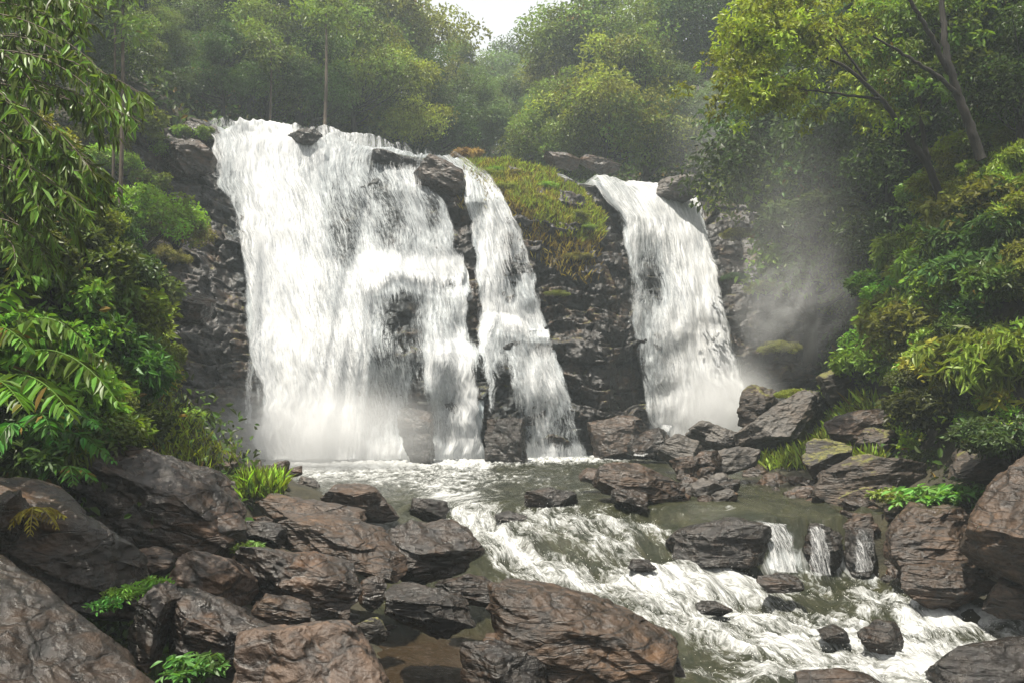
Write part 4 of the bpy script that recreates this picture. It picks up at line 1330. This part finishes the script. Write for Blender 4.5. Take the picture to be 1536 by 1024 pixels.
r = np.random.default_rng(63)
b = unproj(-90, 620, 10.0)
root = empty("bamboo", b)
tag(root, "drooping bamboo with long narrow leaves reaching in from the left edge", "bamboo")
lf, st = [], []
BR = [((-60, 40), (60, 20), (150, 95)), ((-60, 80), (80, 60), (195, 155)), ((-60, 120), (70, 110), (175, 190)), ((-40, 190), (70, 190), (150, 300)), ((-60, 160), (60, 150), (135, 260)),
      ((-60, 20), (30, -10), (120, 40)), ((-60, 240), (40, 230), (110, 330)), ((-60, 280), (20, 270), (85, 370)), ((-60, 0), (60, -30), (140, 10)), ((-60, 340), (20, 320), (70, 400)), ((-60, 60), (20, 50), (70, 150)),
      ((-60, 110), (10, 110), (50, 220)), ((-60, 170), (0, 170), (40, 290))]
for q, (a0, a1, a2) in enumerate(BR):
    for rep_ in range(6):
        j = lambda s=16: r.normal(size=2) * s
        Yj = 9.6 + r.uniform(-1.2, 1.6)
        e0, e1, e2 = (np.array(a) + j() for a in (a0, a1, a2))
        l_, s_ = leafy_branch(r, unproj(*e0, Yj + 0.4) - b, unproj(*e1, Yj) - b, unproj(*e2, Yj - 0.3) - b, 46, 0.20, 0.038)
        lf += l_
        st.append(s_)
for k in range(5):
    c0 = np.array([r.normal() * 0.2, r.normal() * 0.3, -1.0])
    c2 = unproj(r.uniform(-80, 40), r.uniform(-60, 40), 9.8 + r.normal() * 0.5) - b
    st.append(tube(bez(c0, (c0 + c2) / 2 + (-0.2, 0, 0.6), c2, 14), [0.035, 0.028, 0.012], 7))
v, f, tt = join(lf)
link("leaves", mesh_from("leaves", v, f, {"tint": tt}, smooth=False), LEAF_SHINY, root).color = (0.048, 0.074, 0.014, 1)
v, f, _ = join(st)
link("culm", mesh_from("culm", v, f), PALE_BARK, root)


def fern(label, base, fronds, colour, L, W, seed, n=24, hang=0.25):
    r = np.random.default_rng(seed)
    b = unproj(*base)
    root = empty("fern", b)
    tag(root, label, "fern")
    for (m, e, Ye) in fronds:
        p1 = unproj(m[0], m[1], (base[2] + Ye) / 2) - b
        p2 = unproj(e[0], e[1], Ye) - b
        pts = bez((0, 0, 0), p1, p2, n + 4)
        tg = nrm(np.gradient(pts, axis=0))
        sd = nrm(np.cross(tg, (0, 0, 1.0)))
        k = np.arange(n) + 4
        prof = np.sin(np.linspace(0.35, 2.95, n)) ** 0.8
        parts = []
        for sgn in (-1, 1):
            d = tg[k] * 0.55 + sd[k] * sgn + np.array([0, 0, -hang]) + r.normal(size=(n, 3)) * 0.15
            nn = nrm(np.array([0, 0, 1.0]) + r.normal(size=(n, 3)) * 0.3 + sd[k] * sgn * 0.2)
            gone = (r.random(n) > 0.07) * r.uniform(0.7, 1.1, n)
            parts.append(leaf_geo(pts[k], d, nn, L * prof * gone + 0.01, W * (0.6 + 0.4 * prof), 0.12, 0.28, r.random(n)))
        parts.append(tube(pts, [0.012, 0.008, 0.003], 5))
        v, f, tt = join(parts)
        link("frond", mesh_from("frond", v, f, {"tint": tt}, smooth=False), LEAF_SHINY, root).color = (*colour, 1)
    return root


FERN_G = (0.046, 0.084, 0.013)
fern("big bright green fern with long fronds at the left edge above the slabs", (-60, 620, 8.6),
     [((60, 440), (175, 600), 8.0), ((30, 500), (110, 625), 7.6), ((40, 400), (130, 520), 8.4), ((-10, 380), (70, 420), 8.8), ((-20, 520), (35, 610), 7.4), ((20, 440), (165, 545), 8.6), ((-30, 430), (40, 520), 8.0)],
     FERN_G, 0.34, 0.062, 41, 36, 0.4)
fern("dark fern in the shade under the big bright fern", (40, 660, 9.8), [((90, 590), (150, 640), 9.4), ((60, 580), (80, 660), 9.2), ((20, 600), (-10, 680), 9.4), ((100, 620), (170, 690), 9.6)], (0.03, 0.075, 0.014), 0.24, 0.06, 42)
fern("small brown and green dried fern growing on the slanting slab", (50, 770, 8.9), [((60, 745), (85, 790), 8.7), ((40, 750), (15, 790), 8.7), ((70, 750), (95, 775), 8.9), ((50, 740), (45, 800), 8.6)], (0.12, 0.10, 0.02), 0.12, 0.03, 43, 14)
fern("small green fern under the shade at the top of the slanting slab", (100, 705, 11.0), [((115, 690), (140, 720), 10.8), ((90, 690), (60, 715), 10.8), ((105, 685), (110, 725), 10.6)], (0.04, 0.09, 0.016), 0.18, 0.045, 44, 16)

# droplets thrown up by the rapids and along the foot of the falls
r = np.random.default_rng(12)
fz = np.argwhere((foam > 0.38) & (rap > 0.3))
q = fz[r.integers(0, len(fz), 2600)]
dp = V3(WX[q[:, 0], q[:, 1]], WY[q[:, 0], q[:, 1]], WZ[q[:, 0], q[:, 1]]) + r.normal(size=(2600, 3)) * (0.05, 0.05, 0)
dp[:, 2] += r.exponential(0.055, 2600)
ds = r.uniform(0.002, 0.006, 2600)
o8 = np.array([(1, 0, 0), (-1, 0, 0), (0, 1, 0), (0, -1, 0), (0, 0, 1.4), (0, 0, -1.4)], float)
f8 = np.array([(0, 2, 4), (2, 1, 4), (1, 3, 4), (3, 0, 4), (2, 0, 5), (1, 2, 5), (3, 1, 5), (0, 3, 5)])
t = NT("droplet")
DROP_M = t.surf(t.n("BsdfDiffuse", {"Color": (0.75, 0.75, 0.73, 1)}).outputs[0])
tag(link("spray", mesh_from("spray", (dp[:, None] + o8[None] * ds[:, None, None]).reshape(-1, 3), (f8[None] + np.arange(2600)[:, None, None] * 6).reshape(-1, 3)), DROP_M),
    "white droplets thrown up over the rapids", kind="stuff")

# small twin cascade on the right of the rapids, and the chutes over nearer rocks


def cascade(label, cols, seed, base=0.55):
    """cols: list of rows, each row = [(px, py, Y), ...] down the drop; sheet spans the rows"""
    A = np.array([[unproj(*q) for q in row] for row in cols])
    nu, nv = 24, 36
    su, sv = np.linspace(0, A.shape[0] - 1, nu), np.linspace(0, A.shape[1] - 1, nv)
    t1 = np.stack([[np.interp(sv, np.arange(A.shape[1]), A[i, :, k]) for k in range(3)] for i in range(A.shape[0])])
    G_ = np.stack([[np.interp(su, np.arange(A.shape[0]), t1[:, k, j]) for k in range(3)] for j in range(nv)])   # nv,3,nu
    P = G_.transpose(0, 2, 1).copy()
    for _ in range(2):
        P[1:-1] = (P[:-2] + 2 * P[1:-1] + P[2:]) / 4
    u = (P[..., 0]) * 2.6
    v = np.linspace(0, 1.6, nv)[:, None] + 0 * u
    P[..., 1] -= 0.05 * perlin(V3(u * 3, v, seed)) + 0.05
    e = np.minimum(np.linspace(0, 1, nu), np.linspace(1, 0, nu))[None] + 0 * u
    c = base - (1 - sstep(0, 0.2, e + 0.16 * perlin(V3(u * 2.2, v * 3, seed)))) * 0.35
    o = link("cascade", mesh_from("cascade", P, grid_faces(nv, nu), {"cover": c}, np.stack([u, v * 1.4], -1)), FALL_M)
    tag(o, label, "cascade")


cascade("left and wider strand of the small twin cascade over the dark rock", [[(1210, 782, 17.0), (1210, 790, 16.2), (1207, 820, 15.9), (1204, 858, 15.6)], [(1222, 780, 17.0), (1226, 788, 16.1), (1226, 820, 15.75), (1226, 862, 15.4)], [(1234, 782, 17.0), (1242, 790, 16.2), (1246, 820, 15.9), (1252, 860, 15.6)]], 1.0, 0.31)
cascade("right and thinner strand of the small twin cascade", [[(1282, 784, 17.0), (1280, 794, 16.2), (1278, 820, 15.9), (1276, 856, 15.6)], [(1292, 784, 17.0), (1294, 794, 16.1), (1294, 820, 15.8), (1296, 856, 15.5)], [(1300, 786, 17.0), (1306, 796, 16.2), (1308, 820, 15.9), (1312, 854, 15.6)]], 2.0, 0.29)
cascade("foaming chute pouring off the end of the wet brown slab", [[(1122, 776, 16.8), (1138, 786, 16.2), (1146, 810, 15.8), (1146, 848, 15.4)], [(1150, 778, 17.0), (1160, 788, 16.2), (1168, 815, 15.7), (1168, 856, 15.2)], [(1180, 780, 17.0), (1192, 790, 16.3), (1200, 820, 15.9), (1204, 858, 15.4)]], 3.0, 0.35)
cascade("white chute sliding beside the smooth dark rock below the far waterfall", [[(990, 636, 31), (975, 650, 30), (960, 666, 29.2), (948, 682, 28.6)], [(1012, 638, 31), (1000, 652, 29.6), (985, 668, 28.8), (968, 684, 28.2)]], 4.0, 0.36)

# ------------------------------------------------------------------ mist and haze


def mist(label, px, py, Y, rad, mat, tilt=0.0):
    v, f = ICO[3]
    o = link("mist", mesh_from("mist", v, f), mat)
    o.location = unproj(px, py, Y)
    o.scale = rad
    o.rotation_euler = (0, tilt, 0)
    tag(o, label, kind="stuff")


MIST_A = mist_material("mist_spray", 1.7, 0.22, 1.8)
MIST_B = mist_material("mist_drift", 1.6, 0.47, 1.9, (1.1, 1.0, 1.0))
MIST_C = mist_material("mist_thin", 0.08, 0.2, 1.5)
mist("white spray rising from the foot of the widest waterfall", 480, 650, 26.8, (4.6, 2.0, 2.2), MIST_A)
mist("spray at the foot of the far waterfall", 1085, 610, 32.5, (2.6, 2.4, 2.4), MIST_A)
mist("thin mist spread up the bank beside the far waterfall", 1190, 360, 29.0, (3.6, 2.6, 6.0), MIST_C, 0.1)
mist("wisp of mist low on the bank above the large leaning slab", 1185, 450, 28.5, (2.3, 1.8, 3.2), MIST_B, 0.5)
mist("wisp of mist rising before the trees behind the far waterfall", 1080, 190, 37.0, (3.0, 2.2, 4.0), MIST_C, 0.45)

hz = NT("haze_air")
vp = hz.n("VolumePrincipled", {"Color": (0.82, 0.93, 1.0, 1), "Density": 0.0016, "Anisotropy": 0.2})
hz.t.links.new(vp.outputs[0], hz.out.inputs[1])
hv = np.array([[x, y, z] for x in (-230, 230) for y in (-20, 270) for z in (-6, 70)], float)
hf = np.array([[0, 1, 3, 2], [4, 6, 7, 5], [0, 4, 5, 1], [2, 3, 7, 6], [0, 2, 6, 4], [1, 5, 7, 3]])
tag(link("haze", mesh_from("haze", hv, hf, smooth=False), hz.m), "pale haze in the valley air", kind="stuff")
